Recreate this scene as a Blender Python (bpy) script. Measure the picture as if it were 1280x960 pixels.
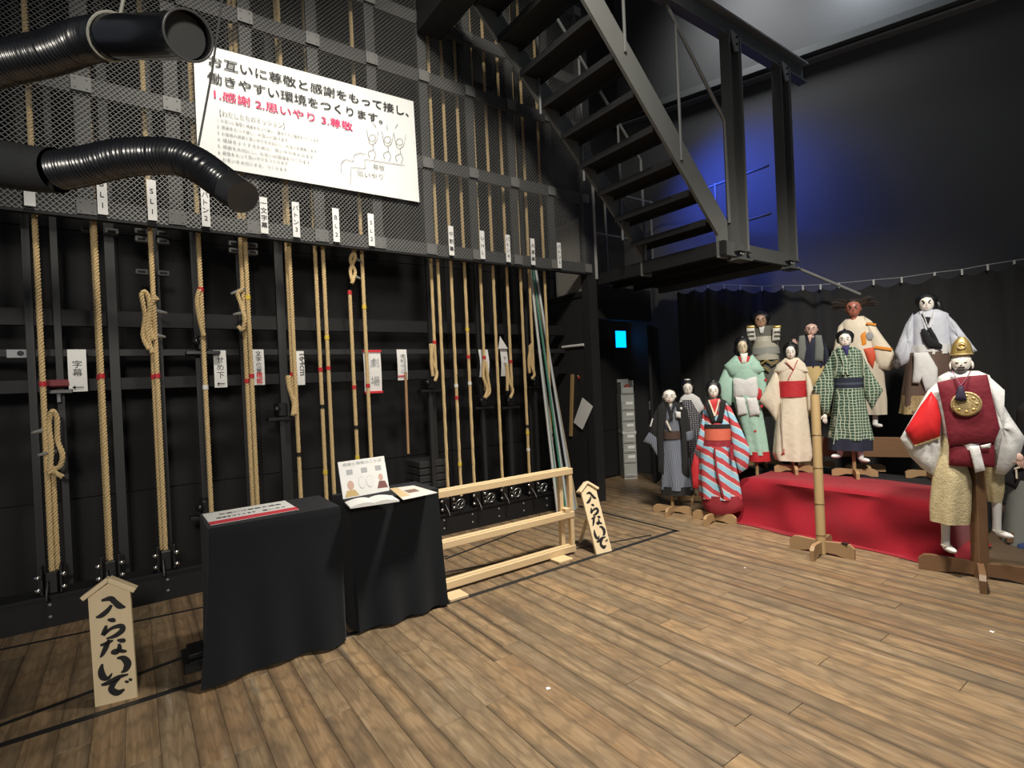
import bpy, math, random
import numpy as np
from mathutils import Vector, Matrix
random.seed(7)
SC = bpy.context.scene
COL = SC.collection
for o in list(bpy.data.objects): bpy.data.objects.remove(o)

# ---------------------------------------------------------------- camera
FPX, CAMH = 661.0, 1.5
AZ, PITCH, ROLL = math.radians(35.7), math.radians(-0.26), math.radians(2.58)
Z = np.array([0, 0, 1.0])
FH = np.array([math.sin(AZ), math.cos(AZ), 0]); RH = np.array([math.cos(AZ), -math.sin(AZ), 0])
FW = FH*math.cos(PITCH)+Z*math.sin(PITCH); U0 = Z*math.cos(PITCH)-FH*math.sin(PITCH)
RT = math.cos(ROLL)*RH-math.sin(ROLL)*U0; UP = math.sin(ROLL)*RH+math.cos(ROLL)*U0
CP = np.array([0, 0, CAMH])
cd = bpy.data.cameras.new('camera'); cam = bpy.data.objects.new('camera', cd); COL.objects.link(cam)
cd.sensor_fit = 'HORIZONTAL'; cd.sensor_width = 36; cd.lens = 36*FPX/1280; cd.clip_end = 60
m = Matrix.Identity(4)
for i in range(3): m[i][0], m[i][1], m[i][2], m[i][3] = RT[i], UP[i], -FW[i], CP[i]
cam.matrix_world = m
SC.camera = cam
# a pixel gives a direction; the distance comes from the floor, a wall plane or a depth in metres
def ray(x, y): return FW+RT*(x-640)/FPX+UP*(480-y)/FPX
def gnd(x, y, z=0.0):
    d = ray(x, y); return CP+d*(z-CAMH)/d[2]
def wy(x, y, Y):
    d = ray(x, y); return CP+d*Y/d[1]
def wx(x, y, X):
    d = ray(x, y); return CP+d*X/d[0]
def at(x, y, D): return CP+ray(x, y)*D

# ---------------------------------------------------------------- world, lights, exposure
w = bpy.data.worlds.new('world'); SC.world = w; w.use_nodes = True
w.node_tree.nodes['Background'].inputs[0].default_value = (0.80, 0.88, 1.0, 1)
w.node_tree.nodes['Background'].inputs[1].default_value = 0.10
SC.view_settings.view_transform = 'Standard'; SC.view_settings.look = 'None'
SC.view_settings.gamma = 1; SC.view_settings.use_curve_mapping = False
SC.view_settings.exposure = 0.75
def spot(name, loc, target, power, col=(1, .93, .82), size=.12, ang=100, blend=.8):
    l = bpy.data.lights.new(name, 'SPOT'); l.energy = power; l.color = col; l.shadow_soft_size = size
    l.spot_size = math.radians(ang); l.spot_blend = blend
    o = bpy.data.objects.new(name, l); COL.objects.link(o); o.location = loc
    o.rotation_euler = (Vector(target)-Vector(loc)).to_track_quat('-Z', 'Y').to_euler(); return o
spot('ceiling_lamp', (2.9, 1.5, 6.0), (2.75, 2.1, 0), 1700, size=.3, ang=64, blend=1)
spot('ceiling_lamp', (1.3, 0.9, 5.8), (3.2, 4.6, 3.5), 520, size=.3, ang=68, blend=1)
spot('ceiling_lamp', (0.6, 1.7, 6.0), (0.9, 4.75, 2.7), 430, size=.3, ang=56, blend=1)
spot('front_lamp', (-0.6, -2.6, 2.9), (0.35, 4.2, 1.25), 380, size=.3, ang=58, blend=1)
spot('ceiling_lamp', (2.2, -0.8, 5.4), (5.6, 2.3, 1.35), 1180, size=.35, ang=46, blend=1)
spot('wall_lamp', (7.0, 2.35, 6.55), (7.4, 2.35, 6.1), 75, col=(.80, .9, 1), ang=165)
spot('wall_lamp', (5.7, 3.4, 7.0), (6.9, 3.6, 6.0), 170, col=(.95, .97, 1), size=.5, ang=110, blend=1)
spot('blue_stage_lamp', (5.4, 3.9, 4.5), (6.9, 3.95, 3.85), 210, col=(.05, .12, 1), ang=92, blend=1)

# ---------------------------------------------------------------- materials
MATS = {}
def new_mat(name):
    m = bpy.data.materials.new(name); m.use_nodes = True; MATS[name] = m
    return m, m.node_tree.nodes, m.node_tree.links, m.node_tree.nodes['Principled BSDF']
def M(name, col, rough=.6, metal=0.0, col2=None, scale=8.0, bump=0.0, bscale=60.0, stretch=(1, 1, 1), spec=.5, sheen=0, emit=None, est=1.0):
    if name in MATS: return MATS[name]
    m, N, L, B = new_mat(name)
    B.inputs['Roughness'].default_value = rough; B.inputs['Metallic'].default_value = metal
    B.inputs['Specular IOR Level'].default_value = spec
    if sheen: B.inputs['Sheen Weight'].default_value = sheen
    c2 = col2 or tuple(c*.8 for c in col)
    tc = N.new('ShaderNodeTexCoord'); mp = N.new('ShaderNodeMapping'); mp.inputs['Scale'].default_value = stretch
    L.new(tc.outputs['Object'], mp.inputs[0])
    nz = N.new('ShaderNodeTexNoise'); nz.inputs['Scale'].default_value = scale; nz.inputs['Detail'].default_value = 5
    L.new(mp.outputs[0], nz.inputs['Vector'])
    mx = N.new('ShaderNodeMix'); mx.data_type = 'RGBA'; mx.inputs[6].default_value = (*col, 1); mx.inputs[7].default_value = (*c2, 1)
    L.new(nz.outputs['Fac'], mx.inputs[0]); L.new(mx.outputs[2], B.inputs['Base Color'])
    if bump:
        n2 = N.new('ShaderNodeTexNoise'); n2.inputs['Scale'].default_value = bscale; n2.inputs['Detail'].default_value = 4
        L.new(mp.outputs[0], n2.inputs['Vector'])
        b = N.new('ShaderNodeBump'); b.inputs['Strength'].default_value = bump; b.inputs['Distance'].default_value = .01
        L.new(n2.outputs['Fac'], b.inputs['Height']); L.new(b.outputs[0], B.inputs['Normal'])
    if emit:
        B.inputs['Emission Color'].default_value = (*emit, 1); B.inputs['Emission Strength'].default_value = est
    return m
def math_node(N, L, op, a, b=None):
    n = N.new('ShaderNodeMath'); n.operation = op
    for i, v in enumerate((a, b)):
        if v is None: continue
        if isinstance(v, (int, float)): n.inputs[i].default_value = v
        else: L.new(v, n.inputs[i])
    return n.outputs[0]
def pattern(name, kind, base, line, f=20.0, wdt=.2, third=None, rough=.8, a=1.0, b=1.0):
    """woven / printed cloth: stripes, grid or slanted bands in the cloth's own coordinates"""
    m, N, L, B = new_mat(name); B.inputs['Roughness'].default_value = rough; B.inputs['Specular IOR Level'].default_value = .25
    tc = N.new('ShaderNodeTexCoord')
    nz = N.new('ShaderNodeTexNoise'); nz.inputs['Scale'].default_value = 9; L.new(tc.outputs['Object'], nz.inputs['Vector'])
    wob = math_node(N, L, 'MULTIPLY', nz.outputs['Fac'], .03)
    def dot(v):
        d = N.new('ShaderNodeVectorMath'); d.operation = 'DOT_PRODUCT'; d.inputs[1].default_value = v
        L.new(tc.outputs['Object'], d.inputs[0]); return math_node(N, L, 'ADD', d.outputs['Value'], wob)
    u, v = dot(tuple(RH)), dot((0, 0, 1))
    def band(s, ff, ww): return math_node(N, L, 'LESS_THAN', math_node(N, L, 'FRACT', math_node(N, L, 'MULTIPLY', s, ff)), ww)
    if kind == 'stripe': k = band(u, f, wdt)
    elif kind == 'grid': k = math_node(N, L, 'MAXIMUM', band(u, f, wdt), band(v, f, wdt))
    else: k = band(math_node(N, L, 'ADD', math_node(N, L, 'MULTIPLY', u, a), math_node(N, L, 'MULTIPLY', v, b)), f, wdt)
    mx = N.new('ShaderNodeMix'); mx.data_type = 'RGBA'; mx.inputs[6].default_value = (*base, 1); mx.inputs[7].default_value = (*line, 1)
    L.new(k, mx.inputs[0]); out = mx.outputs[2]
    if third:
        s = math_node(N, L, 'ADD', math_node(N, L, 'MULTIPLY', u, a), math_node(N, L, 'MULTIPLY', v, b))
        k2 = band(math_node(N, L, 'ADD', s, -wdt/f), f, .09)
        m2 = N.new('ShaderNodeMix'); m2.data_type = 'RGBA'; L.new(out, m2.inputs[6]); m2.inputs[7].default_value = (*third, 1); L.new(k2, m2.inputs[0]); out = m2.outputs[2]
    L.new(out, B.inputs['Base Color']); return m

# ---------------------------------------------------------------- geometry helpers
ORG = {}
class MB:
    def __init__(s): s.v = []; s.f = []
    def add(s, vs, fs):
        o = len(s.v); s.v += [tuple(float(c) for c in p) for p in vs]; s.f += [tuple(i+o for i in q) for q in fs]; return s
    def box(s, a, b):
        (x0, y0, z0), (x1, y1, z1) = a, b
        return s.add([(x0,y0,z0),(x1,y0,z0),(x1,y1,z0),(x0,y1,z0),(x0,y0,z1),(x1,y0,z1),(x1,y1,z1),(x0,y1,z1)],
                     [(3,2,1,0),(4,5,6,7),(0,1,5,4),(1,2,6,5),(2,3,7,6),(3,0,4,7)])
    def obox(s, c, ax, ay, az):
        c, ax, ay, az = map(np.array, (c, ax, ay, az))
        vs = [c+sx*ax+sy*ay+sz*az for sz in (-1, 1) for sx, sy in ((-1,-1),(1,-1),(1,1),(-1,1))]
        return s.add(vs, [(3,2,1,0),(4,5,6,7),(0,1,5,4),(1,2,6,5),(2,3,7,6),(3,0,4,7)])
    def bar(s, p, q, wd, ht, side=None):
        """box from p to q, wd along side axis, ht along the other"""
        p, q = np.array(p, float), np.array(q, float); d = q-p; l = np.linalg.norm(d); d /= l
        sd = np.array(side if side is not None else (0, 0, 1.0), float)
        n = np.cross(d, sd); n /= np.linalg.norm(n); sd = np.cross(n, d)
        return s.obox((p+q)/2, d*l/2, n*ht/2, sd*wd/2)
    def loft(s, rings, cap=True, closed=True):
        o = len(s.v); n = len(rings[0])
        for r in rings: s.v += [tuple(float(c) for c in p) for p in r]
        for i in range(len(rings)-1):
            for j in range(n if closed else n-1):
                k = (j+1) % n
                s.f.append((o+i*n+j, o+i*n+k, o+(i+1)*n+k, o+(i+1)*n+j))
        if cap and closed:
            s.f.append(tuple(o+j for j in reversed(range(n)))); s.f.append(tuple(o+(len(rings)-1)*n+j for j in range(n)))
        return s
    def tube(s, path, r, n=8, cap=True, squash=None):
        P = [np.array(p, float) for p in path]; R = r if hasattr(r, '__len__') else [r]*len(P)
        rings = []; ref = None
        for i, p in enumerate(P):
            d = P[min(i+1, len(P)-1)]-P[max(i-1, 0)]; d = d/(np.linalg.norm(d)+1e-12)
            if ref is None:
                ref = np.array([0, 0, 1.0]) if abs(d[2]) < .9 else np.array([1.0, 0, 0])
            a = ref-d*(ref@d); a /= np.linalg.norm(a)+1e-12; b = np.cross(d, a); ref = a
            rings.append([p+R[i]*(math.cos(t)*a+math.sin(t)*b) for t in [2*math.pi*k/n for k in range(n)]])
        return s.loft(rings, cap)
    def ball(s, c, r, n=10, m=6):
        c = np.array(c); rr = r if hasattr(r, '__len__') else (r, r, r)
        rings = []
        for i in range(m+1):
            t = math.pi*min(max(i/m, .02), .98)-math.pi/2
            rings.append([c+np.array([rr[0]*math.cos(t)*math.cos(a), rr[1]*math.cos(t)*math.sin(a), rr[2]*math.sin(t)]) for a in [2*math.pi*k/n for k in range(n)]])
        return s.loft(rings)
    def obj_ball(s, c, ax, ay, az, n=14, m=8):
        c, ax, ay, az = map(np.array, (c, ax, ay, az)); rings = []
        for i in range(m+1):
            t = math.pi*min(max(i/m, .015), .985)-math.pi/2
            rings.append([c+ax*math.cos(t)*math.cos(a)+ay*math.cos(t)*math.sin(a)+az*math.sin(t) for a in [2*math.pi*k/n for k in range(n)]])
        return s.loft(rings)
    def prism(s, pts, off):
        """polygon (3-D points) thickened by vector off"""
        n = len(pts); o = len(s.v); off = np.array(off)
        s.v += [tuple(map(float, p)) for p in pts]+[tuple(float(c) for c in np.array(p)+off) for p in pts]
        s.f.append(tuple(o+i for i in range(n))); s.f.append(tuple(o+n+i for i in reversed(range(n))))
        for i in range(n):
            k = (i+1) % n; s.f.append((o+k, o+i, o+n+i, o+n+k))
        return s
    def torus(s, c, a, b, R, r, n=20, k=6):
        c, a, b = map(np.array, (c, a, b)); nn = np.cross(a, b); rings = []
        for i in range(n+1):
            t = 2*math.pi*i/n; d = math.cos(t)*a+math.sin(t)*b
            rings.append([c+d*R+r*(math.cos(q)*d+math.sin(q)*nn) for q in [2*math.pi*j/k for j in range(k)]])
        return s.loft(rings, cap=False)
    def build(s, name, mat, parent=None, org=None, smooth=False, bevel=0, label=None, kind=None):
        if parent is not None: o_ = ORG[parent.name]
        else:
            V = np.array(s.v); o_ = np.array(org) if org is not None else np.array([(V[:,0].min()+V[:,0].max())/2, (V[:,1].min()+V[:,1].max())/2, V[:,2].min()])
        me = bpy.data.meshes.new(name); me.from_pydata([tuple(np.array(p)-o_) for p in s.v], [], s.f); me.update()
        import bmesh
        bm = bmesh.new(); bm.from_mesh(me); bmesh.ops.recalc_face_normals(bm, faces=bm.faces)
        if bevel: bmesh.ops.bevel(bm, geom=[e for e in bm.edges], offset=bevel, segments=1, affect='EDGES')
        bm.to_mesh(me); bm.free()
        if smooth:
            me.polygons.foreach_set('use_smooth', [True]*len(me.polygons)); me.set_sharp_from_angle(angle=math.radians(50))
        if mat: me.materials.append(mat)
        o = bpy.data.objects.new(name, me); COL.objects.link(o); ORG[o.name] = o_
        if parent is not None: o.parent = parent
        else: o.location = tuple(o_)
        if label: o['label'] = label
        if kind: o['kind'] = kind
        return o
def thing(name, label, cat, loc, group=None, kind=None):
    o = bpy.data.objects.new(name, None); COL.objects.link(o); o.location = tuple(map(float, loc)); o.empty_display_size = .1
    ORG[o.name] = np.array(loc, float); return tag(o, label, cat, group, kind)
def tag(o, label, cat, group=None, kind=None):
    if label: o['label'] = label
    if cat: o['category'] = cat
    if group: o['group'] = group
    if kind: o['kind'] = kind
    return o
def struct(o, label=None):
    o['kind'] = 'structure'
    if label: o['label'] = label
    return o
_tc = {}
def glyph(body, bold=0.0):
    k = (body, bold)
    if k not in _tc:
        c = bpy.data.curves.new('t', 'FONT'); c.body = body; c.size = 1; c.offset = bold; c.resolution_u = 3
        t = bpy.data.objects.new('t', c); COL.objects.link(t)
        me = bpy.data.meshes.new_from_object(t.evaluated_get(bpy.context.evaluated_depsgraph_get()))
        _tc[k] = ([tuple(v.co) for v in me.vertices], [tuple(p.vertices) for p in me.polygons])
        bpy.data.objects.remove(t); bpy.data.curves.remove(c); bpy.data.meshes.remove(me)
    return _tc[k]
def text(body, org, right, up, size, mat, parent, vertical=False, pitch=1.0, bold=0.0, name='lettering', width=None, mb=None):
    """lettering as flat print lying on a surface; org = lower left (or centre of the top character when vertical)"""
    org, right, up = map(np.array, (org, right, up)); b = mb or MB()
    shifts = [(0, 0)] if not bold else [(bold, 0), (-bold, 0), (0, bold), (0, -bold)]
    nrm = np.cross(right, up)
    if vertical:
        for i, ch in enumerate(body):
            if ch == ' ': continue
            vs, fs = glyph(ch)
            if not vs: continue
            xs = [v[0] for v in vs]; cx = (min(xs)+max(xs))/2
            for kk, (ox, oy) in enumerate(shifts): b.add([org+nrm*kk*.0005+right*(v[0]-cx+ox)*size+up*((v[1]-.35+oy)*size-i*size*pitch) for v in vs], fs)
    else:
        vs, fs = glyph(body); k = size
        wd = max(v[0] for v in vs); kx = width/wd if width else k
        for kk, (ox, oy) in enumerate(shifts): b.add([org+nrm*kk*.0005+right*(v[0]+ox)*kx+up*(v[1]+oy)*k for v in vs], fs)
    if mb is None: return b.build(name, mat, parent)
    return b

black = M('black_paint', (.010, .0105, .011), .55, col2=(.015, .015, .0155), scale=3, bump=.05, spec=.3)
black_wall = M('black_wall_paint', (.011, .011, .0115), .75, col2=(.017, .017, .017), scale=1.2, bump=.15, bscale=40, spec=.3)
grey_wall = M('charcoal_wall_paint', (.042, .042, .043), .7, col2=(.055, .054, .052), scale=.7, bump=.1, bscale=30)
steel_dk = M('dark_grey_steel_paint', (.085, .089, .085), .5, col2=(.10, .104, .099), scale=5, bump=.05)
steel_lt = M('mid_grey_steel', (.22, .225, .215), .45, metal=.3, col2=(.30, .30, .29), scale=6)
mesh_m = M('expanded_metal_grey', (.22, .222, .214), .5, metal=.2, col2=(.28, .28, .27), scale=4)
band_m = M('frame_bar_grey', (.045, .046, .045), .6, col2=(.06, .06, .06), scale=4)
chrome = M('chrome', (.75, .75, .75), .18, metal=1.0)
white_paper = M('white_paper', (.80, .80, .78), .6, col2=(.76, .76, .74), scale=3)
ink = M('black_ink', (.012, .012, .014), .6)
ink_grey = M('grey_ink', (.33, .33, .34), .7)
ink_red = M('red_ink', (.72, .03, .04), .6)
ink_pink = M('pink_ink', (.80, .03, .16), .6)
rubber = M('black_rubber', (.012, .012, .013), .45)

# ---------------- floor planks
def plank_mat():
    m, N, L, B = new_mat('weathered_oak_plank')
    tc = N.new('ShaderNodeTexCoord'); oi = N.new('ShaderNodeObjectInfo')
    add = N.new('ShaderNodeVectorMath'); add.operation = 'ADD'
    comb = N.new('ShaderNodeCombineXYZ')
    L.new(math_node(N, L, 'MULTIPLY', oi.outputs['Random'], 37.0), comb.inputs[0]); L.new(math_node(N, L, 'MULTIPLY', oi.outputs['Random'], 91.0), comb.inputs[1])
    L.new(tc.outputs['Object'], add.inputs[0]); L.new(comb.outputs[0], add.inputs[1])
    def noise(sc, st, det=6, rough=.6, dist=0):
        mp = N.new('ShaderNodeMapping'); mp.inputs['Scale'].default_value = st; L.new(add.outputs[0], mp.inputs[0])
        n = N.new('ShaderNodeTexNoise'); n.inputs['Scale'].default_value = sc; n.inputs['Detail'].default_value = det; n.inputs['Roughness'].default_value = rough
        n.inputs['Distortion'].default_value = dist; L.new(mp.outputs[0], n.inputs['Vector']); return n.outputs['Fac']
    grain = noise(3, (14, .9, 1), 8, .65, .6); blot = noise(3.2, (1, .55, 1), 4); streak = noise(2.2, (9, .5, 1), 5)
    def ramp(fac, stops):
        r = N.new('ShaderNodeValToRGB'); e = r.color_ramp.elements
        while len(e) > 1: e.remove(e[-1])
        e[0].position, e[0].color = stops[0][0], (*stops[0][1], 1)
        for p, c in stops[1:]: x = e.new(p); x.color = (*c, 1)
        L.new(fac, r.inputs[0]); return r.outputs[0]
    def mix(fac, a, b, mode='MIX'):
        x = N.new('ShaderNodeMix'); x.data_type = 'RGBA'; x.blend_type = mode
        for s, v in ((0, fac), (6, a), (7, b)):
            if isinstance(v, (int, float)): x.inputs[s].default_value = v
            elif isinstance(v, tuple): x.inputs[s].default_value = (*v, 1)
            else: L.new(v, x.inputs[s])
        return x.outputs[2]
    base = ramp(grain, [(.25, (.13, .09, .055)), (.45, (.235, .17, .105)), (.6, (.31, .235, .15)), (.8, (.39, .31, .21))])
    tone = ramp(oi.outputs['Random'], [(0, (.78, .74, .70)), (.35, (1.05, .95, .82)), (.6, (.86, .84, .80)), (.8, (1.15, 1.02, .86)), (1, (.80, .68, .60))])
    c = mix(1.0, base, tone, 'MULTIPLY')
    c = mix(ramp(blot, [(.45, (0, 0, 0)), (.72, (.5, .5, .5))]), c, (.085, .07, .052))
    wv = N.new('ShaderNodeTexWave'); wv.wave_type = 'RINGS'; wv.inputs['Scale'].default_value = 5.0; wv.inputs['Distortion'].default_value = 7.0; wv.inputs['Detail'].default_value = 3; wv.inputs['Detail Scale'].default_value = 1.2
    mpw = N.new('ShaderNodeMapping'); mpw.inputs['Scale'].default_value = (3.2, .35, 1); L.new(add.outputs[0], mpw.inputs[0]); L.new(mpw.outputs[0], wv.inputs['Vector'])
    dk = noise(1.7, (5, .7, 1), 4)
    c = mix(ramp(wv.outputs['Fac'], [(.0, (.42, .42, .42)), (.35, (0, 0, 0))]), c, (.12, .085, .05))
    c = mix(ramp(dk, [(.52, (0, 0, 0)), (.72, (.7, .7, .7))]), c, (.075, .058, .04))
    c = mix(ramp(streak, [(.6, (0, 0, 0)), (.75, (.30, .30, .30))]), c, (.52, .47, .38))
    # worn dirt that has settled along each board's long edges
    sx = N.new('ShaderNodeSeparateXYZ'); L.new(tc.outputs['Object'], sx.inputs[0])
    ed = math_node(N, L, 'ADD', math_node(N, L, 'ABSOLUTE', sx.outputs[0]), math_node(N, L, 'MULTIPLY', streak, .035))
    rv = N.new('ShaderNodeTexWhiteNoise'); rv.noise_dimensions = '1D'; L.new(oi.outputs['Random'], rv.inputs['W'])
    edk = ramp(ed, [(.048, (0, 0, 0)), (.080, (1, 1, 1))])
    dirt = N.new('ShaderNodeMix'); dirt.data_type = 'RGBA'; dirt.blend_type = 'MULTIPLY'; dirt.inputs[0].default_value = 1; L.new(edk, dirt.inputs[6]); L.new(ramp(rv.outputs[0], [(0, (.08, .08, .08)), (.5, (.3, .3, .3)), (1, (.95, .95, .95))]), dirt.inputs[7])
    c = mix(dirt.outputs[2], c, (.050, .036, .024))
    L.new(c, B.inputs['Base Color'])
    B.inputs['Specular IOR Level'].default_value = .4
    L.new(ramp(blot, [(.3, (.36, .36, .36)), (.7, (.52, .52, .52))]), B.inputs['Roughness'])
    b = N.new('ShaderNodeBump'); b.inputs['Strength'].default_value = .35; b.inputs['Distance'].default_value = .004
    L.new(grain, b.inputs['Height']); L.new(b.outputs[0], B.inputs['Normal']); return m
oak = plank_mat()
floor = struct(MB().box((-4, -3, -.08), (9.5, 6.0, -.022)).build('floor', M('dark_wood_base', (.09, .06, .035), .6, col2=(.15, .1, .06), scale=4, stretch=(6, .5, 1)), org=(0, 0, 0)), 'weathered oak plank floor')
PW = .1235; plank_me = {}
def plank(x, y1, ln):
    k = round(ln, 2)
    if k not in plank_me:
        o = MB().box((-PW/2+.0004, -k/2+.001, -.022), (PW/2-.0004, k/2-.001, 0)).build('plank', oak, floor, bevel=.0014); plank_me[k] = o.data
    else:
        o = bpy.data.objects.new('plank', plank_me[k]); COL.objects.link(o); o.parent = floor
    o.location = (x, y1-k/2, 0)
for k in range(-24, 41):
    x = 1.275+PW*(k+.5)
    ymin = max(-.6, (2.07-.583*x)/.812-.9)
    if x > 5.2: ymin = 3.9
    y = 5.6; first = True
    while y > ymin:
        ln = random.choice([.5, .9, 1.3]) if first else random.choice([1.3, 1.6, 1.9, 2.2])
        plank(x, y, ln); y -= ln; first = False

# ---------------- walls
wr = struct(MB().box((-4, 5.62, 0), (6.5, 5.75, 7.6)).build('wall_rear', black_wall), 'black wall behind the rigging ropes')
for i in range(9):
    for (z0, z1) in ((.02, .70), (.71, 1.9), (1.91, 2.9), (2.91, 4.3)):
        MB().box((-3.2+i*1.05, 5.60, z0), (-3.2+i*1.05+1.04, 5.62, z1)).build('panel', black_wall, wr)
WN = np.array([.949, .316, 0]); WD = np.array([.316, -.949, 0]); WP = np.array([6.5, 5.0, 0])
def wall_pt(t, z, off=0.0): return WP+WD*t+Z*z-WN*off
def wall_box(t0, t1, z0, z1, o0, o1):
    b = MB(); return b.add([wall_pt(t, z, o) for z in (z0, z1) for t, o in ((t0, o0), (t1, o0), (t1, o1), (t0, o1))],
                           [(3,2,1,0),(4,5,6,7),(0,1,5,4),(1,2,6,5),(2,3,7,6),(3,0,4,7)])
wside = struct(wall_box(-.65, 6.5, 0, 7.6, 0, -.15).build('wall_right', grey_wall), 'charcoal wall behind the curtain')
struct(wall_box(-.65, 6.5, 5.385, 5.47, .0, .2).build('trim_1', steel_dk), 'dark steel ledge along the charcoal wall')
wall_box(-.65, 6.5, 5.335, 5.36, .0, .12).build('conduit', steel_lt, wside)
struct(MB().box((-4, -3, 7.6), (9.5, 5.8, 7.7)).build('ceiling', black_wall), 'black ceiling')

# alcove right of the rigging: lintel, door leaf
struct(MB().box((4.62, 5.0, 2.28), (6.12, 5.12, 2.72)).build('trim_2', black_wall), 'black lintel over the dark alcove')
door = MB().box((-.02, -.30, .02), (.02, .30, 2.2)).build('door_1', black_wall, org=(0, 0, 0), bevel=.004)
p = gnd(815, 600); door.location = (p[0]+.10, p[1]-.05, 0); door.rotation_euler[2] = math.radians(-62); struct(door, 'black door leaf standing open in the alcove')
o = MB().box((-.045, -.27, 1.02), (-.02, -.25, 1.14)).build('handle', chrome, door); 

# ---------------- safety mesh in front of the ropes (expanded metal on a bolted grid)
YM = 4.60
gx = [-.2+.523*k for k in range(-3, 10)]; gz = [2.82, 3.66, 4.50, 5.06, 5.9]
scr = thing('safety_mesh_screen', 'grey expanded metal mesh screen with bolted grid above the ropes', 'mesh screen', (1.5, YM, 2.75))
MX0, MX1 = -1.75, 4.56
b = MB(); cw, ch, th = .034, .0185, .0046
nx, nz_ = int((MX1-MX0)/cw), int((6.2-2.76)/ch)
for j in range(nz_):
    z = 2.762+j*ch
    if z > 5.3 and True: pass
    for i in range(nx):
        x = MX0+i*cw+(cw/2 if j % 2 else 0)
        for s in (-1, 1):
            xa, xb = (x, x+cw/2*s)
            b.add([(xa, YM-.004, z-th/2), (xb, YM+.004, z+ch-th/2), (xb, YM+.006, z+ch+th/2), (xa, YM-.002, z+th/2)], [(0, 1, 2, 3)])
b.build('mesh_sheet', mesh_m, scr, kind='stuff')
for z in gz:
    MB().box((MX0, YM+.012, z-.06), (MX1, YM+.05, z+.06)).build('frame_bar', band_m, scr)
MB().box((MX0, YM-.006, 2.742), (MX1, YM+.05, 2.762)).build('frame_bar', black, scr)
for x in gx:
    MB().box((x-.045, YM+.018, 2.765), (x+.045, YM+.045, 6.2)).build('frame_bar', band_m, scr)
pm = None
for x in gx:
    for z in gz:
        c = MB().box((x-.055, YM-.014, z-.05), (x+.055, YM-.006, z+.05)) if pm is None else None
        if pm is None:
            pl0 = np.array([x, YM, z]); pm = c
            for dx in (-.032, .032):
                for dz in (-.03, .03): pm.ball((x+dx, YM-.015, z+dz), (.007, .004, .007), 6, 4)
            o = pm.build('bolted_plate', M('plate_grey', (.13, .132, .128), .5, col2=(.16, .16, .155)), scr); pmd = o.data
        else:
            o = bpy.data.objects.new('bolted_plate', pmd); COL.objects.link(o); o.parent = scr; o.location = tuple(np.array([x, YM, z])-pl0)
# corner post, side screen of the rope bay
cp_ = thing('corner_post', 'tall dark steel corner post at the right end of the rope bay', 'post', (4.57, 4.66, 0))
MB().box((4.50, 4.60, 0), (4.64, 4.72, 6.2)).build('post', M('post_black', (.022, .022, .023), .5), cp_)
MB().box((4.625, 4.585, 2.7), (4.655, 4.60, 3.9)).build('edge_strip', M('pale_strip', (.4, .4, .39), .5), cp_)
sd = thing('side_screen', 'dark perforated side panel between corner post and rear wall', 'panel', (4.53, 5.1, 0))
MB().box((4.52, 4.72, .02), (4.545, 5.6, 2.5)).build('lower_panel', M('side_panel_black', (.02, .02, .021), .6, bump=.5, bscale=220), sd)
MB().box((4.50, 4.72, 2.5), (4.56, 5.6, 2.56)).build('rail', black, sd)
pp = MB()
for i in range(16):
    for j in range(34):
        y = 4.74+i*.028; z = 2.58+j*.026
        pp.add([(4.525, y, z), (4.525, y+.021, z), (4.525, y+.021, z+.016), (4.525, y, z+.016)], [(0, 1, 2, 3)])
pp.build('perforated_panel', M('pale_perforated', (.46, .44, .38), .6), sd, kind='stuff')
MB().box((4.53, 4.73, 2.57), (4.54, 5.22, 3.48)).build('backing', M('perf_back', (.22, .21, .19), .6), sd)

# ---------------- lock rail along the floor
rail = thing('lock_rail', 'long low black steel rail on the floor carrying the rope locks', 'rail', (1.3, 4.75, 0))
MB().box((-1.9, 4.70, .0), (4.2, 4.86, .20)).build('beam', black, rail)
MB().box((-1.9, 4.685, .195), (4.2, 4.88, .215)).build('top_flange', black, rail)
bolt_d = None
for x in [-.5+.165*2*k for k in range(15)]:
    for z in (.07, .15):
        if bolt_d is None:
            o = MB().ball((x, 4.697, z), (.011, .008, .011), 8, 4).build('bolt', steel_lt, rail, smooth=True); bolt_d = o.data; b0 = (x, z)
        else:
            o = bpy.data.objects.new('bolt', bolt_d); COL.objects.link(o); o.parent = rail; o.location = (x-b0[0], 0, z-b0[1])

# ---------------- black tape on the floor
tape = M('black_floor_tape', (.013, .013, .014), .55)
def tape_line(p, q, wd, label):
    p, q = np.array([*p, 0.0]), np.array([*q, 0.0]); d = (q-p)/np.linalg.norm(q-p); n = np.array([-d[1], d[0], 0])*wd/2; up = np.array([0, 0, .0012])
    b = MB(); b.prism([p-n+up*.2, q-n+up*.2, q+n+up*.2, p+n+up*.2], up); tag(b.build('floor_tape', tape), label, 'tape')
tape_line((-2.2, 3.245), (4.20, 3.235), .045, 'long black tape line on the floor in front of tables and barrier')
tape_line((4.18, 3.20), (4.20, 4.68), .04, 'black tape line on the floor running back toward the corner post')
g = [gnd(*p)[:2] for p in ((-140, 960), (0, 907), (117, 864), (234, 820))]
d = (g[3]-g[1])/np.linalg.norm(g[3]-g[1])
tape_line(tuple(g[1]-d*1.2), tuple(g[1]+d*1.25), .035, 'slanting black tape line on the floor behind the near wooden sign')
tape_line((gnd(0, 818)[0]-1.0, 4.62), tuple(gnd(560, 695)[:2]), .03, 'thin black tape line on the floor just in front of the lock rail')
tape_line(tuple(gnd(556, 699)[:2]), tuple(gnd(690, 648)[:2]), .03, 'black tape line seen on the floor through the wooden barrier')
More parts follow.
